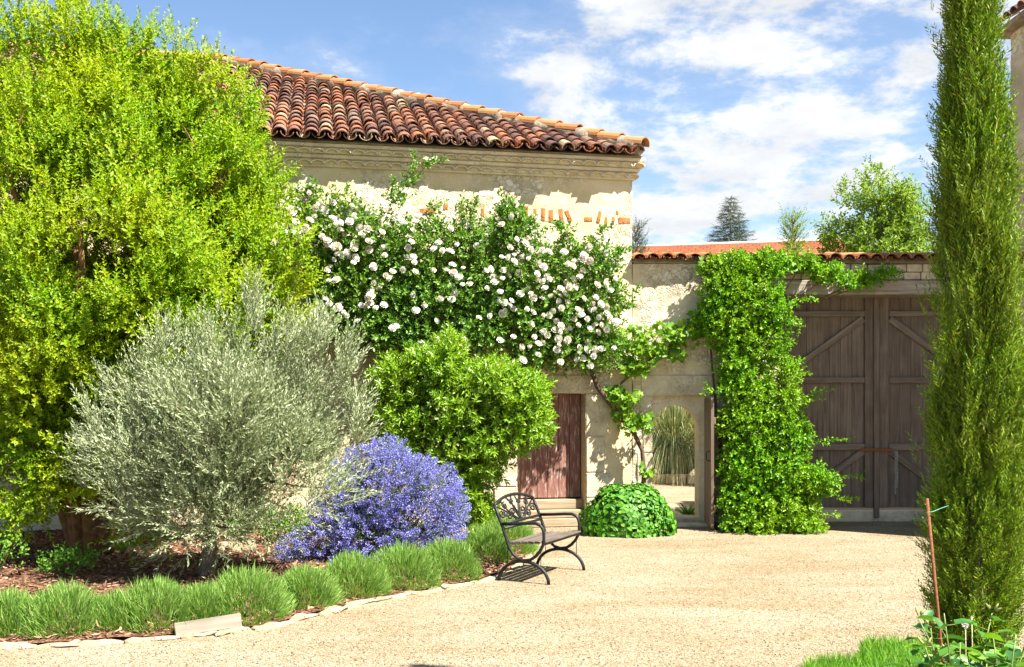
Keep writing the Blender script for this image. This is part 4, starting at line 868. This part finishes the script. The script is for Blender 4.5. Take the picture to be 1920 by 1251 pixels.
foliage('leaves', L_vine, cre, P1, D1, T_vi, (0.7, 1.2), rc(lambda P: (P[:, 1] < C0.y - 0.02) & ~((P[:, 0] < 3.10) & (P[:, 1] > 14.6) & (P[:, 2] < 1.9) & (P[:, 0] < 3.02)), cre), 0.8)
limbs('stem', M_twig, cre, vb, [(Vector((0.1 * k - 0.25, 0.1, -0.05)), Vector((0.25 * k - 0.55, 0.38, 3.3)), (0.1 * (k % 2) - 0.05, 0.05, 0), 0.03, 0.012) for k in range(5)], list(vC), seed=7)

# ---- grapevine
gb = Vector((1.99, 15.42, 0)); grape = plant('grapevine', 'gnarled grapevine with large pale leaves trained above the archway', 'climbing plant', gb)
gpx = [(1150, 640, 24, 24), (1185, 635, 36, 28), (1205, 665, 40, 28), (1240, 640, 42, 32), (1280, 630, 36, 28), (1310, 610, 26, 22), (1190, 690, 30, 16), (1165, 755, 22, 22), (1178, 790, 22, 24), (1208, 795, 16, 18), (1150, 735, 14, 12), (1180, 745, 22, 14), (1212, 880, 9, 12), (1260, 665, 24, 14), (1335, 495, 25, 14), (1395, 488, 40, 14), (1450, 490, 40, 14), (1500, 487, 28, 12), (1560, 505, 20, 10), (1540, 515, 22, 10)]
gC = np.array([np.array(at(u, v, 15.42)) - np.array(gb) for u, v, a, b in gpx]); gR = np.array([(a * 15.4 / F, 0.15, b * 15.4 / F) for u, v, a, b in gpx])
P1, D1 = cloud(gC, gR, 1050, gC.mean(0) + np.array((0, 1.5, 0)), 0.3, -0.1, 0.5, 2.2)
Rm = frames(D1, unit(np.array((0, -1.0, 0.5)) + rng.normal(0, .45, (len(P1), 3))))
a = Acc(); T_, F_ = leaf_shape('palm', 0.105, 0.115, 0.12, 0.12); a.add(*scat(T_, F_, P1, Rm, rng.uniform(.6, 1.15, len(P1)))); add('leaves', a.mesh('grape_leaves'), L_grape, grape)
tr_ = [gp(1207, 985) - gb] + [Vector(at(u, v, 15.45)) - gb for u, v in ((1205, 930), (1208, 885), (1204, 845), (1190, 815), (1170, 790), (1150, 765), (1135, 745), (1120, 725), (1110, 700), (1108, 660))]
tr_[0].y = 0; ta = Acc(); ta.add(*tube(tr_, [0.045, 0.04, 0.036, 0.034, 0.036, 0.04, 0.042, 0.044, 0.042, 0.036, 0.02], 8))
ta.add(*tube(bez(tr_[7], Vector(at(1320, 610, 15.45)) - gb, (0, 0, 0.15), 8), [0.022 - 0.0018 * i for i in range(9)], 6))
ta.add(*tube(bez(Vector(at(1320, 610, 15.45)) - gb, Vector(at(1560, 512, 15.45)) - gb, (-0.2, 0, 0.5), 8), [0.012 - 0.0008 * i for i in range(9)], 6))
add('trunk', ta.mesh('grape_trunk', True), M_twig, grape)

# ---- leafy mound by the archway
mb_ = gp(1182, 1008); mb_.y += 0.42; mound = plant('leafy_mound', 'low dome of heart shaped green leaves between door and archway', 'plant', mb_)
d_ = unit(rng.normal(size=(4600, 3))); d_[:, 2] = np.abs(d_[:, 2]); lump = 1 + 0.05 * np.sin(d_[:, 0] * 7 + d_[:, 2] * 5) + 0.04 * np.sin(d_[:, 1] * 9)
P1 = d_ * np.array((0.68, 0.50, 0.74)) * (rng.uniform(0.86, 1.0, 4600) * lump)[:, None]
dn_ = unit(np.cross(d_, rng.normal(size=(4600, 3)))); dn_ = unit(dn_ + np.array((0, 0, -0.55)) + d_ * 0.35)
ok = P1[:, 2] > 0.02; T_, F_ = leaf_shape('ovate', 0.07, 0.058, 0.12, 0.15); a = Acc(); a.add(*scat(T_, F_, P1[ok], frames(dn_[ok], unit(d_[ok] + rng.normal(0, .3, (ok.sum(), 3)))), rng.uniform(.65, 1.2, ok.sum())))
add('leaves', a.mesh('mound_leaves'), L_mound, mound)
limbs('stem', M_twig, mound, mb_, [(Vector((0, 0, -0.03)), Vector((0.4 * math.cos(k), 0.3 * math.sin(k), 0.45)), (0, 0, 0.1), 0.01, 0.004) for k in range(7)], [], seed=2)

# ---- blade plants: lavender, grass, pampas
def blades(P, D, L, w, bend, r, seg=2):
    """tapered strips: root P, direction D, length L, width w, sideways/downward bend"""
    n = len(P); side = unit(np.cross(D, r.normal(size=(n, 3)))); a = []
    for i in range(seg + 1):
        t = i / seg; c = P + D * (L * t)[:, None] + np.array((0, 0, -1.0)) * (bend * L * t * t)[:, None]
        ww = (w * (1 - t ** 1.5) * 0.5 + 0.0003)[:, None]; a += [c - side * ww, c + side * ww]
    V = np.stack(a, 1); k = 2 * (seg + 1); T = []
    for i in range(seg): b = 2 * i; T += [(b, b + 1, b + 3), (b, b + 3, b + 2)]
    return V.reshape(-1, 3), (np.array(T)[None] + (np.arange(n) * k)[:, None, None]).reshape(-1, 3)
lav = [(-70, 1208, 95, 100), (15, 1203, 85, 95), (122, 1199, 104, 106), (212, 1194, 70, 78), (288, 1188, 108, 104), (378, 1181, 72, 84), (462, 1172, 108, 112), (572, 1148, 80, 88), (658, 1127, 88, 94), (752, 1110, 92, 94), (838, 1093, 86, 86), (908, 1066, 70, 88), (952, 1044, 76, 84), (-165, 1211, 98, 100), (-265, 1213, 92, 96)]
lav_at = ['third from the far bed end under the golden tree', 'before the thin pale shoots at the bed end', 'in front of the small leafy plant in the mulch', 'between two larger clumps before the golden tree', 'beside the end of the weathered board nearer the golden tree', 'behind the weathered board', 'in front of the olive trunk', 'between the olive trunk and the blue shrub', 'before the low trailing end of the blue shrub', 'before the middle of the blue shrub', 'before the door side of the blue shrub', 'between the yellow ground plant and the bench', 'right behind the bench, last of the row', 'second from the far bed end, off the golden tree', 'first of the row at the far bed end']
for i, (u, v, wpx, hpx) in enumerate(lav):
    b = gp(u, v); b.y += 0.16; b.x *= (b.y / (b.y - 0.16)); sc_ = F / b.y; R_ = wpx / sc_ * 0.90; Hh = hpx / sc_ * 0.98
    lv_ = plant('lavender_clump', 'lavender clump ' + lav_at[i], 'lavender', (b.x, b.y, 0.03), 'lavender clumps along the edging')
    r = np.random.default_rng(300 + i); n = 5200; ph = r.uniform(0, 6.283, n); th = np.arccos(1 - r.random(n) * 0.97); lump = 1 + 0.09 * np.sin(ph * 3 + i) * np.sin(th) + 0.06 * np.sin(ph * 7 + 3 * th + 2 * i)
    dd = np.stack([np.sin(th) * np.cos(ph), np.sin(th) * np.sin(ph), np.cos(th)], 1)
    E = dd * np.array((R_ * 0.90, R_ * 0.82, Hh * 0.86)) * (lump * r.uniform(0.72, 1.0, n))[:, None]
    D = unit(dd * 0.75 + np.array((0, 0, 0.75)) + r.normal(0, .22, (n, 3))); Lb = r.uniform(0.045, 0.115, n) * np.where(r.random(n) > 0.9, 1.35, 1.0)
    P = E - D * (Lb * 0.45)[:, None]; P[:, 2] = np.maximum(P[:, 2], 0.0)
    V, T = blades(P, D, Lb, r.uniform(0.0042, 0.0078, n), r.uniform(-0.05, 0.25, n), r); V[:, 2] = np.maximum(V[:, 2], -0.02)
    add('shoots', np_mesh('lavender_shoots', V, T), L_lav, lv_)
    V, T = tube([(0, 0, -0.03), (0.01, 0, 0.06), (0, 0.01, 0.14)], [0.05, 0.05, 0.02], 6); add('woody_base', np_mesh('woody_base', V, T), M_twig, lv_)

# grass island at the cypress foot
r = np.random.default_rng(77); n = 34000; an = r.uniform(0, 6.283, n); q = np.sqrt(r.random(n)) * (1 + 0.08 * np.sin(an * 5) + 0.05 * np.sin(an * 11))
P = np.stack([3.15 + 1.25 * q * np.cos(an), 6.3 + 1.62 * q * np.sin(an), np.full(n, 0.0)], 1); P = P[P[:, 1] > 4.8]; n = len(P)
D = unit(np.stack([r.normal(0, .32, n), r.normal(0, .32, n), np.ones(n)], 1)); V, T = blades(P, D, r.uniform(.05, .13, n), np.full(n, 0.006), np.full(n, 0.15), r)
tag(add('grass', np_mesh('grass', V, T), L_grass), 'patch of bright green grass on the gravel', 'grass', kind='stuff')

# ---- cypress
yb_ = Vector((2.365, 5.2, 0)); cyp = plant('columnar_cypress', 'tall narrow columnar cypress standing in the grass patch', 'tree', yb_)
r = np.random.default_rng(55)
def cyp_r(z): return np.interp(z, [0.5, 0.77, 1.12, 1.64, 2.33, 3.03, 3.55, 3.98, 4.6, 5.1], [0.08, 0.16, 0.19, 0.20, 0.182, 0.138, 0.095, 0.058, 0.03, 0.006])
nb = 330; zb_ = 0.50 + 4.5 * r.random(nb) ** 0.95; ab_ = np.arange(nb) * 2.39996; qb_ = cyp_r(zb_) * r.uniform(0.45, 1.05, nb)
cb_ = np.stack([qb_ * np.cos(ab_) + 0.03 * np.sin(zb_ * 0.9), qb_ * np.sin(ab_), zb_], 1)
n = 17000; k_ = r.integers(0, nb, n); up_ = r.normal(0, 1, n); wq = np.clip(1 - 0.35 * up_, 0.25, 1.6)
P = cb_[k_] + np.stack([r.normal(0, .026, n) * wq, r.normal(0, .026, n) * wq, up_ * 0.115], 1); P = P[(P[:, 2] > 0.35)]; n = len(P)
an = np.arctan2(P[:, 1], P[:, 0]); zc = P[:, 2]
D = unit(np.stack([np.cos(an) * 0.30, np.sin(an) * 0.30, np.ones(n)], 1) + r.normal(0, .20, (n, 3)))
low = zc < 1.35; D[low] = unit(D[low] + np.stack([np.cos(an[low]) * .35, np.sin(an[low]) * .35, np.zeros(low.sum())], 1))
def cyp_spray(seed):
    r = np.random.default_rng(seed); a = Acc()
    for i in range(15):
        t = i / 14; p = np.array((0, 0.13 * t, 0)); s = -1 if i % 2 else 1; an_ = rad(34 + r.uniform(-10, 10)); ph = r.normal(0, .5)
        d = np.array((s * math.sin(an_) * math.cos(ph), math.cos(an_), math.sin(an_) * math.sin(ph))); V, T = leaf_shape('kite', 0.045 * (1 - 0.55 * t), 0.0068, 0.3)
        a.add(V @ frames(d[None], unit(r.normal(size=3))[None])[0].T + p, T)
    return np.vstack(a.V), np.vstack(a.T)
foliage('foliage', L_cyp, cyp, P, D, [cyp_spray(s) for s in range(5)], (0.52, 1.25), None, 0, r)
limbs('trunk', M_bark2, cyp, yb_, [(Vector((0, 0, -0.05)), Vector((0.02, 0, 4.8)), (0, 0, 0), 0.06, 0.008)], [(0.8 * x, 0.8 * y, z) for x, y, z in P[::140]], seed=3)

# ---- rusty stake with a wire tie
sk = plant('rusty_stake', 'thin rusty iron stake leaning beside the cypress', 'stake', (2.145, 4.9, 0))
top = Vector(at(1738, 935, 4.86)) - Vector((2.145, 4.9, 0)); V, T = tube([(0, 0, -0.05), top * 0.5, top], [0.0078] * 3, 8); add('rod', np_mesh('rod', V, T, True), M_rust, sk)
w0 = top * 0.955; V, T = tube([w0 + Vector((-0.016, -0.014, 0)), w0 + Vector((0.016, -0.018, 0.004)), w0 + Vector((0.08, 0.05, 0.012)), w0 + Vector((0.14, 0.10, 0.02))], [0.0016] * 4, 5); add('wire_tie', np_mesh('wire_tie', V, T, True), simple_mat('green_wire', (0.12, 0.30, 0.22), 0.5), sk)

# ---- foreground rose plant (only its top is in view)
fb = Vector((1.90, 4.15, 0)); fr_ = plant('young_rose_plant', 'leafy young rose plant with buds and broad green leaves before the cypress', 'plant', fb)
L_front = leaf_mat('front_leaf', [(0, (0.035, 0.12, 0.03)), (0.5, (0.065, 0.20, 0.03)), (1, (0.15, 0.31, 0.025))], 0.4, (1, 1, 0.3), 0.4, 0.5)
sa = Acc(); la = Acc(); ba = Acc(); T_, F_ = leaf_shape('ovate', 0.095, 0.058, 0.18, 0.12); bud_m = np_mesh('rose_bud', *tube([(0, 0, 0), (0, 0.012, 0), (0, 0.03, 0), (0, 0.045, 0)], [0.003, 0.008, 0.007, 0.001], 6), True); M_bud = simple_mat('bud', (0.24, 0.26, 0.07), 0.6)
tips = [(1722, 1160), (1745, 1178), (1770, 1150), (1800, 1205), (1860, 1150), (1862, 1195), (1830, 1225), (1890, 1230), (1735, 1215), (1775, 1225), (1905, 1190), (1700, 1235), (1850, 1245), (1815, 1240), (1925, 1215), (1885, 1205), (1750, 1240)]
for i, (u, v) in enumerate(tips):
    e = Vector(at(u, v, 4.05 + 0.35 * r.random())) - fb; s0 = Vector((0.12 * math.cos(i * 2.4), 0.1 * math.sin(i * 2.4), -0.03)); pts = bez(s0, e, (0.05 * math.cos(i), 0.05 * math.sin(i), 0.1), 10); sa.add(*tube(pts, [0.006 - 0.00035 * k for k in range(11)], 6))
    nl = 17
    for k in range(nl):
        t = 0.45 + 0.55 * k / nl + r.uniform(-.02, .02); j = min(9, int(t * 10)); p = np.array(pts[j].lerp(pts[j + 1], t * 10 - j)); ph = k * 2.4 + i
        d = unit(np.array((math.cos(ph), math.sin(ph) * 0.8, 0.15 + r.normal(0, .25)))); pe = p + d * 0.045
        la.add(*scat(T_, F_, pe[None], frames(d[None], unit(np.array((0, 0, 1.0)) + r.normal(0, .35, 3))[None]), np.array([r.uniform(.6, 1.1)])))
        sa.add(*tube([p, pe], [0.0016, 0.001], 4))
    if i in (0, 1, 4, 8, 9, 15):
        for k in range(5):
            d = unit(np.array((r.normal(0, .5), r.normal(0, .5), 1.0))); q_ = r.uniform(.4, .75); add('bud', bud_m, M_bud, fr_, Vector(np.array(e) + d * 0.02), Vector(d).to_track_quat('Y', 'Z').to_euler(), (q_, q_, q_))
add('stem', sa.mesh('front_stems', True), simple_mat('green_stem', (0.16, 0.22, 0.05), 0.6), fr_); add('leaves', la.mesh('front_leaves'), L_front, fr_)
# dandelion clocks
for i, (u, v, Y, lab) in enumerate(((1810, 1172, 4.9, 'fluffy white dandelion seed head on a thin stalk'), (1822, 1158, 4.95, 'bare dandelion stalk with a tiny white tip'))):
    p = Vector(at(u, v, Y)); dn_o = plant('dandelion', lab, 'dandelion', (p.x - 0.02, p.y, 0)); V, T = tube(bez((0, 0, -0.02), (0.02, 0, p.z), (0.02, 0, 0), 6), [0.0028] * 7, 5); add('stalk', np_mesh('stalk', V, T), simple_mat('stalk_tan', (0.40, 0.36, 0.20), 0.7), dn_o)
    n = 130 if i == 0 else 30; D = unit(r.normal(size=(n, 3))); R0 = 0.019 if i == 0 else 0.008; V, T = blades(np.tile((0.02, 0, p.z), (n, 1)), D, np.full(n, R0), np.full(n, 0.005), np.zeros(n), r); add('seed_head', np_mesh('seed_head', V, T), M_white, dn_o)

# ---- small plants in the bed
L_weed = leaf_mat('weed_leaf', [(0, (0.056, 0.180, 0.020)), (1, (0.176, 0.360, 0.030))], 0.4, (1, 1, 0.3))
for i, (u, v, R_, Hh, n, mt, lab) in enumerate([(130, 1102, 0.27, 0.24, 110, L_weed, 'small leafy green plant in the mulch under the golden tree'), (-10, 1110, 0.32, 0.42, 60, L_weed, 'thin pale shoots of a young plant at the bed end'), (530, 1035, 0.42, 0.38, 260, L_weed, 'low leafy plant behind the olive trunk by the pale stones'), (440, 1030, 0.24, 0.30, 130, L_weed, 'leafy tuft directly behind the pale bed stones'), (865, 1040, 0.26, 0.12, 160, L_yellow, 'low yellow ground plant between blue shrub and lavender'), (230, 1060, 0.10, 0.12, 16, L_weed, 'tiny seedling in the mulch beside the olive')]):
    p = gp(u, v); p.z = bed_z(p.x, p.y) - 0.01; w_ = plant('bed_plant', lab, 'plant', p)
    P1, D1 = cloud([(0, 0, Hh * 0.6)], [(R_, R_ * 0.8, Hh * 0.5)], n, (0, 0, -0.1), 0.6, 0.5, 0.4, 2.0)
    foliage('leaves', mt, w_, P1, D1, [sprig(5, 0.09, 'oval', 0.055, 0.032, 65, 0.15, 0.15, 400 + s) for s in range(3)], (0.7, 1.2))
    limbs('stem', M_twig, w_, p, [(Vector((0, 0, -0.02)), Vector((R_ * 0.6 * math.cos(k * 1.3), R_ * 0.5 * math.sin(k * 1.3), Hh * 0.85)), (0, 0, 0.03), 0.005, 0.002) for k in range(6)], [], seed=i)
# pale stones lying in the bed
for i, (u, v, sx, sy, sz, lab) in enumerate([(420, 1052, .16, .12, .10, 'small pale limestone beside the olive trunk'), (455, 1050, .27, .16, .11, 'long flat pale limestone in the mulch right of the olive trunk'), (355, 1042, .12, .10, .10, 'small ochre stone left of the olive trunk'), (60, 1000, .55, .22, .16, 'grey stone slab lying at the foot of the house wall'), (100, 985, .3, .2, .22, 'rough grey boulder behind the golden tree')]):
    p = gp(u, v); p.z = bed_z(p.x, p.y) + sz * 0.25
    bm = bmesh.new(); bmesh.ops.create_icosphere(bm, subdivisions=3, radius=1.0)
    for v_ in bm.verts: v_.co = Vector((v_.co.x * sx / 1.4, v_.co.y * sy / 1.4, max(-.6, min(.62, v_.co.z)) * sz)) * (1 + 0.25 * noise.noise(v_.co * 1.6 + Vector((i * 5, 0, 0))))
    m = bpy.data.meshes.new('bed_stone'); bm.to_mesh(m); bm.free(); tag(add('bed_stone', m, M_edge, None, p, (0, 0, i)), lab, 'stone')
# bark chips
n = 15000; r = np.random.default_rng(91); P = []
xx = r.uniform(-7.2, 0.1, n * 2); tt = r.random(n * 2) ** 1.2
for x_, t_ in zip(xx, tt):
    y0 = edge_y(x_) + 0.1; y1 = hw((x_ - C0.x) / UX.x).y - 0.1; y_ = y0 + (y1 - y0) * t_; P.append((x_, y_, bed_z(x_, y_) + 0.012))
    if len(P) >= n: break
P = np.array(P); D = unit(np.stack([r.normal(size=n), r.normal(size=n), r.normal(0, .3, n)], 1)); T_ = np.array([(-.5, 0, 0), (.5, 0, .0), (.35, 1, .15), (-.4, 1, 0), (0, .5, .35)]); F_ = np.array([(0, 1, 4), (1, 2, 4), (2, 3, 4), (3, 0, 4)])
a = Acc(); a.add(*scat(T_, F_, P, frames(D, unit(np.array((0, 0, 1.0)) + r.normal(0, .35, (n, 3)))), np.stack([r.uniform(.012, .028, n), r.uniform(.03, .085, n), np.full(n, .02)], 1)))
tag(add('bark_mulch', a.mesh('bark_mulch'), M_chip), 'brown bark chips covering the planting bed', 'mulch', kind='stuff')

# ---- stone edging: one stone after another along the bed
edging = empty('stone_edging', edge[0]); tag(edging, 'row of flat cream limestones edging the planting bed', 'edging', kind='structure')
seg = []; 
for a_, b_ in zip(edge[:-2], edge[1:-1]):
    d = (b_ - a_).length; seg.append((a_, b_, d))
tot = sum(s[2] for s in seg); s = 0.0; i = 0
def along(s):
    for a_, b_, d in seg:
        if s <= d: return a_.lerp(b_, s / d), (b_ - a_).normalized()
        s -= d
    return seg[-1][1], (seg[-1][1] - seg[-1][0]).normalized()
while s < tot - 0.1:
    L = random.uniform(0.24, 0.52); p, d = along(s + L / 2); wdt = random.uniform(0.09, 0.17); hgt = random.uniform(0.05, 0.075)
    m = bevel_box('edging_stone', L + 0.02, wdt, hgt, 0.0, 0.0, i, 5)
    for v_ in m.vertices:
        c_ = v_.co; k = noise.noise_vector(Vector((c_.x * 6 + i * 3, c_.y * 6, c_.z * 6))) * 0.04; e_ = (abs(c_.x) / (L / 2)) ** 6 + (abs(c_.y) / (wdt / 2)) ** 6
        v_.co = Vector((c_.x * (1 - 0.04 * (e_ > 1.1)), c_.y * (1 - 0.10 * (e_ > 1.1)), c_.z - (0.02 if c_.z > 0.02 and e_ > 0.9 else 0))) + k
    m.polygons.foreach_set('use_smooth', [True] * len(m.polygons))
    add('edging_stone', m, M_edge, edging, p - edge[0] + Vector((0, 0.03, hgt * random.uniform(-0.15, 0.1))), (random.uniform(-.04, .04), random.uniform(-.03, .03), math.atan2(d.y, d.x) + random.uniform(-.06, .06))); s += L; i += 1
# weathered board leaning on the edging
p0, p1 = gp(325, 1197), gp(450, 1185); ctr = (p0 + p1) / 2 + Vector((0, 0.03, 0.075)); d = (p1 - p0)
bd = add('weathered_board', bevel_box('weathered_board', d.length, 0.035, 0.115, 0.006, 0.003, 8), M_oldboard, None, ctr, (rad(-18), rad(-3.5), math.atan2(d.y, d.x))); tag(bd, 'short weathered grey board leaning on the stone edging', 'board')

# ---- loose gravel
n = 90000; r = np.random.default_rng(13)
Yp = 6.9 + (r.random(n) ** 1.6) * 8.4; Xp = (r.random(n) * 1.25 - 0.60) * Yp
ey = np.interp(Xp, [e.x for e in edge[:-1]], [e.y for e in edge[:-1]]); ok = (Yp < ey - 0.08) | (Xp > 0.35); ok &= Yp < C0.y - 0.15; Xp, Yp = Xp[ok], Yp[ok]; n = len(Xp)
T_ = np.array([(1, 0, 0), (-1, 0, .1), (0, 1, 0), (.1, -1, 0), (0, .1, .8), (0, 0, -.6)], float); F_ = np.array([(0, 2, 4), (2, 1, 4), (1, 3, 4), (3, 0, 4), (2, 0, 5), (1, 2, 5), (3, 1, 5), (0, 3, 5)])
s_ = r.uniform(.003, .0085, n) * (1 + 0.25 * (r.random(n) > 0.93)); P = np.stack([Xp, Yp, s_ * 0.3], 1); D = unit(np.stack([r.normal(size=n), r.normal(size=n), r.normal(0, .25, n)], 1))
a = Acc(); a.add(*scat(T_, F_, P, frames(D, np.tile((0, 0, 1.0), (n, 1)) + r.normal(0, .3, (n, 3))), np.stack([s_ * r.uniform(.6, 1, n), s_ * r.uniform(.8, 1.4, n), s_ * .8], 1)))
tag(add('gravel', a.mesh('gravel', True), M_pebble), 'loose pale gravel stones over the courtyard', 'gravel', kind='stuff')

# ================================================================== seen through the arch and over the wall
pg = Vector((4.05, 25.3, 0)); pam = plant('pampas_grass', 'tall drooping pampas grass seen through the archway', 'grass clump', pg)
r = np.random.default_rng(31); n = 5200; an = r.uniform(0, 6.283, n); tl = r.random(n) ** 0.7
P = np.stack([0.25 * np.cos(an), 0.25 * np.sin(an), np.full(n, 0.0)], 1)
D = unit(np.stack([np.cos(an) * tl * .75, np.sin(an) * tl * .75, np.ones(n)], 1)); V, T = blades(P, D, r.uniform(2.9, 4.6, n), r.uniform(.018, .034, n), 0.42 + 0.42 * tl + r.normal(0, .08, n), r, 9); V[:, 2] = np.maximum(V[:, 2], 0.0)
add('blades', np_mesh('pampas_blades', V, T), L_pamp, pam); V, T = tube([(0, 0, -.05), (0, 0, .25)], [.2, .12], 8); add('base', np_mesh('pampas_base', V, T), M_twig, pam)
kb = empty('low_stone_kerb', (4.1, 23.9, 0)); tag(kb, 'low row of cream kerb stones below the pampas grass', 'kerb')
x = -1.6
for i in range(9):
    w = random.uniform(.32, .5); add('kerb_stone', bevel_box('kerb_stone', w - .02, .25, .22, .02, .008, i), M_lime, kb, (x + w / 2, random.uniform(-.02, .02), .10)); x += w
ch = empty('dark_garden_chair', (4.72, 23.2, 0), rad(20)); tag(ch, 'dark metal garden chair half hidden behind the archway jamb', 'chair')
for y in (-.22, .22):
    V, T = tube([(-.30, y, 0), (-.22, y, .42), (0.24, y, .42)], [.014] * 3, 6); add('leg', np_mesh('chair_leg', V, T), M_iron, ch)
    V, T = tube([(.28, y, 0), (.24, y, .42), (0.0, y, .42), (-.38, y, .98)], [.014] * 4, 6); add('leg', np_mesh('chair_leg_b', V, T), M_iron, ch)
add('seat', bevel_box('chair_seat', .44, .44, .025, .006), M_iron, ch, (.02, 0, .43)); add('backrest', bevel_box('chair_back', .02, .43, .46, .006), M_iron, ch, (-.23, 0, .74), (0, rad(-34), 0))
ir = plant('strappy_leaf_plant', 'dark strap leaved plant at the foot of the archway', 'plant', (C0.x + AX1 - .13, C0.y + .78, 0.0)); n = 46; D = unit(np.stack([r.normal(-.25, .5, n), r.normal(0, .4, n), np.ones(n)], 1)); V, T = blades(np.zeros((n, 3)), D, r.uniform(.3, .5, n), np.full(n, .035), np.full(n, .35), r, 5); add('leaves', np_mesh('strap_leaves', V, T), L_rose, ir)

def broad_tree(name, label, base, Hh, c, rr_, ncl, nsp, mat, tmpl, clr, seed, group=None):
    t = plant(name, label, 'tree', base, group); cl_ = shell_pts(c, rr_, ncl, 0.45, seed); P1, D1 = cloud(cl_, np.random.default_rng(seed).uniform(clr * .6, clr * 1.2, len(cl_)), nsp, c, .5, .3, .5, 2.0)
    foliage('crown', mat, t, P1, D1, tmpl, (.7, 1.3)); st = [(Vector((0, 0, -.1)), Vector((c[0], c[1], c[2])), (0, 0, 0), .22, .09)]
    for k in range(7): a_ = k * .9; st.append((Vector((c[0] * .6, 0, c[2] * .55)), Vector((c[0] + .6 * rr_[0] * math.cos(a_), .6 * rr_[1] * math.sin(a_), c[2] + rr_[2] * (.1 + .5 * (k % 3) / 2))), (0, 0, -.2), .09, .03))
    limbs('trunk', M_bark2, t, base, st, list(cl_), seed=seed, rtip=.012); return t
wb = Vector((11.2, 31, 0)); k31 = F / 31
broad_tree('walnut_tree', 'airy light green broadleaf tree rising behind the gate', wb, 10, np.array((0, 0, 6.2)), np.array((1.6, 1.4, 2.8)), 135, 3000, L_far, [sprig(9, .36, 'kite', .15, .075, 60, .15, .15, 500 + s) for s in range(4)], .38, 61)
def conifer(name, label, base, Hh, R_, nw, mat, seed, droop=0.15, narrow=False, ss=1.0):
    t = plant(name, label, 'tree', base, None); r = np.random.default_rng(seed); a = Acc(); P, D = [], []
    a.add(*tube([(0, 0, -.1), (0, 0, Hh * .5), (0, 0, Hh)], [Hh * .018, Hh * .01, .01], 7))
    for w in range(nw):
        f = w / nw; z = Hh * (0.12 + 0.88 * f); L = R_ * (1 - f) ** (1.0 if not narrow else .6) + .06; nb = 7
        for b in range(nb):
            ph = 6.283 * (b + .5 * (w % 2)) / nb + r.uniform(-.25, .25); LL = L * r.uniform(.75, 1.12); e = Vector((LL * math.cos(ph), LL * math.sin(ph), LL * (-.10 if not narrow else 1.4))); pts = bez((0, 0, z), Vector((0, 0, z)) + e, (0, 0, -droop * LL), 4)
            a.add(*tube(pts, [.02 * (1 - f) + .008, .015, .012, .009, .005], 4))
            for q in range(max(4, int(LL * 24))):
                tq = r.uniform(.12, 1); i = min(3, int(tq * 4)); p = pts[i].lerp(pts[i + 1], tq * 4 - i); sd = r.choice((-1, 1)); d = e.normalized() + Vector((-math.sin(ph), math.cos(ph), 0)) * sd * .8 * (1 - .4 * tq); P.append(tuple(p)); D.append(tuple(d + Vector((0, 0, r.normal(.05, .2)))))
    add('trunk', a.mesh('conifer_wood', True), M_bark2, t); P, D = np.array(P), unit(np.array(D))
    foliage('foliage', mat, t, P, D, [sprig(14, .36, 'kite', .10, .022, 45, .2, .05, 600 + s, .05, .4) for s in range(4)], (.55 * ss, 1.05 * ss), None, 0, r); return t
conifer('spruce_tree', 'dark blue green spruce tip above the red roof', Vector((12.1, 56, 0)), 1.9 + (755 - 366) / F * 56, 5.8, 60, L_spruce, 71, ss=1.25)
conifer('young_cypress', 'slim light green conifer tip in front of the red roof', Vector((6.1, 22, 0)), 1.9 + (755 - 404) / F * 22, .55, 26, L_far, 72, 0.0, True)
conifer('corner_conifer', 'small green conifer tip just behind the house corner', Vector((3.42, 28, 0)), 1.9 + (755 - 424) / F * 28, .7, 26, L_spruce, 73, 0.0, True)
hdg = plant('garden_hedge', 'dense green hedge at the back of the rear garden', 'hedge', (5.2, 29.2, 0)); P1, D1 = cloud([(x_, 0, 1.0) for x_ in np.arange(-3, 3.1, .7)], np.tile((.6, .5, 1.0), (9, 1)), 2200, (0, 1, -1), .6, .4, .4); foliage('leaves', L_vine, hdg, P1, D1, T_vi, (1.2, 2.0)); limbs('stem', M_twig, hdg, hdg.location, [(Vector((x_, 0, -.05)), Vector((x_ + .2, 0, 1.3)), (0, 0, 0), .03, .01) for x_ in np.arange(-3, 3.1, .7)], [], seed=1)
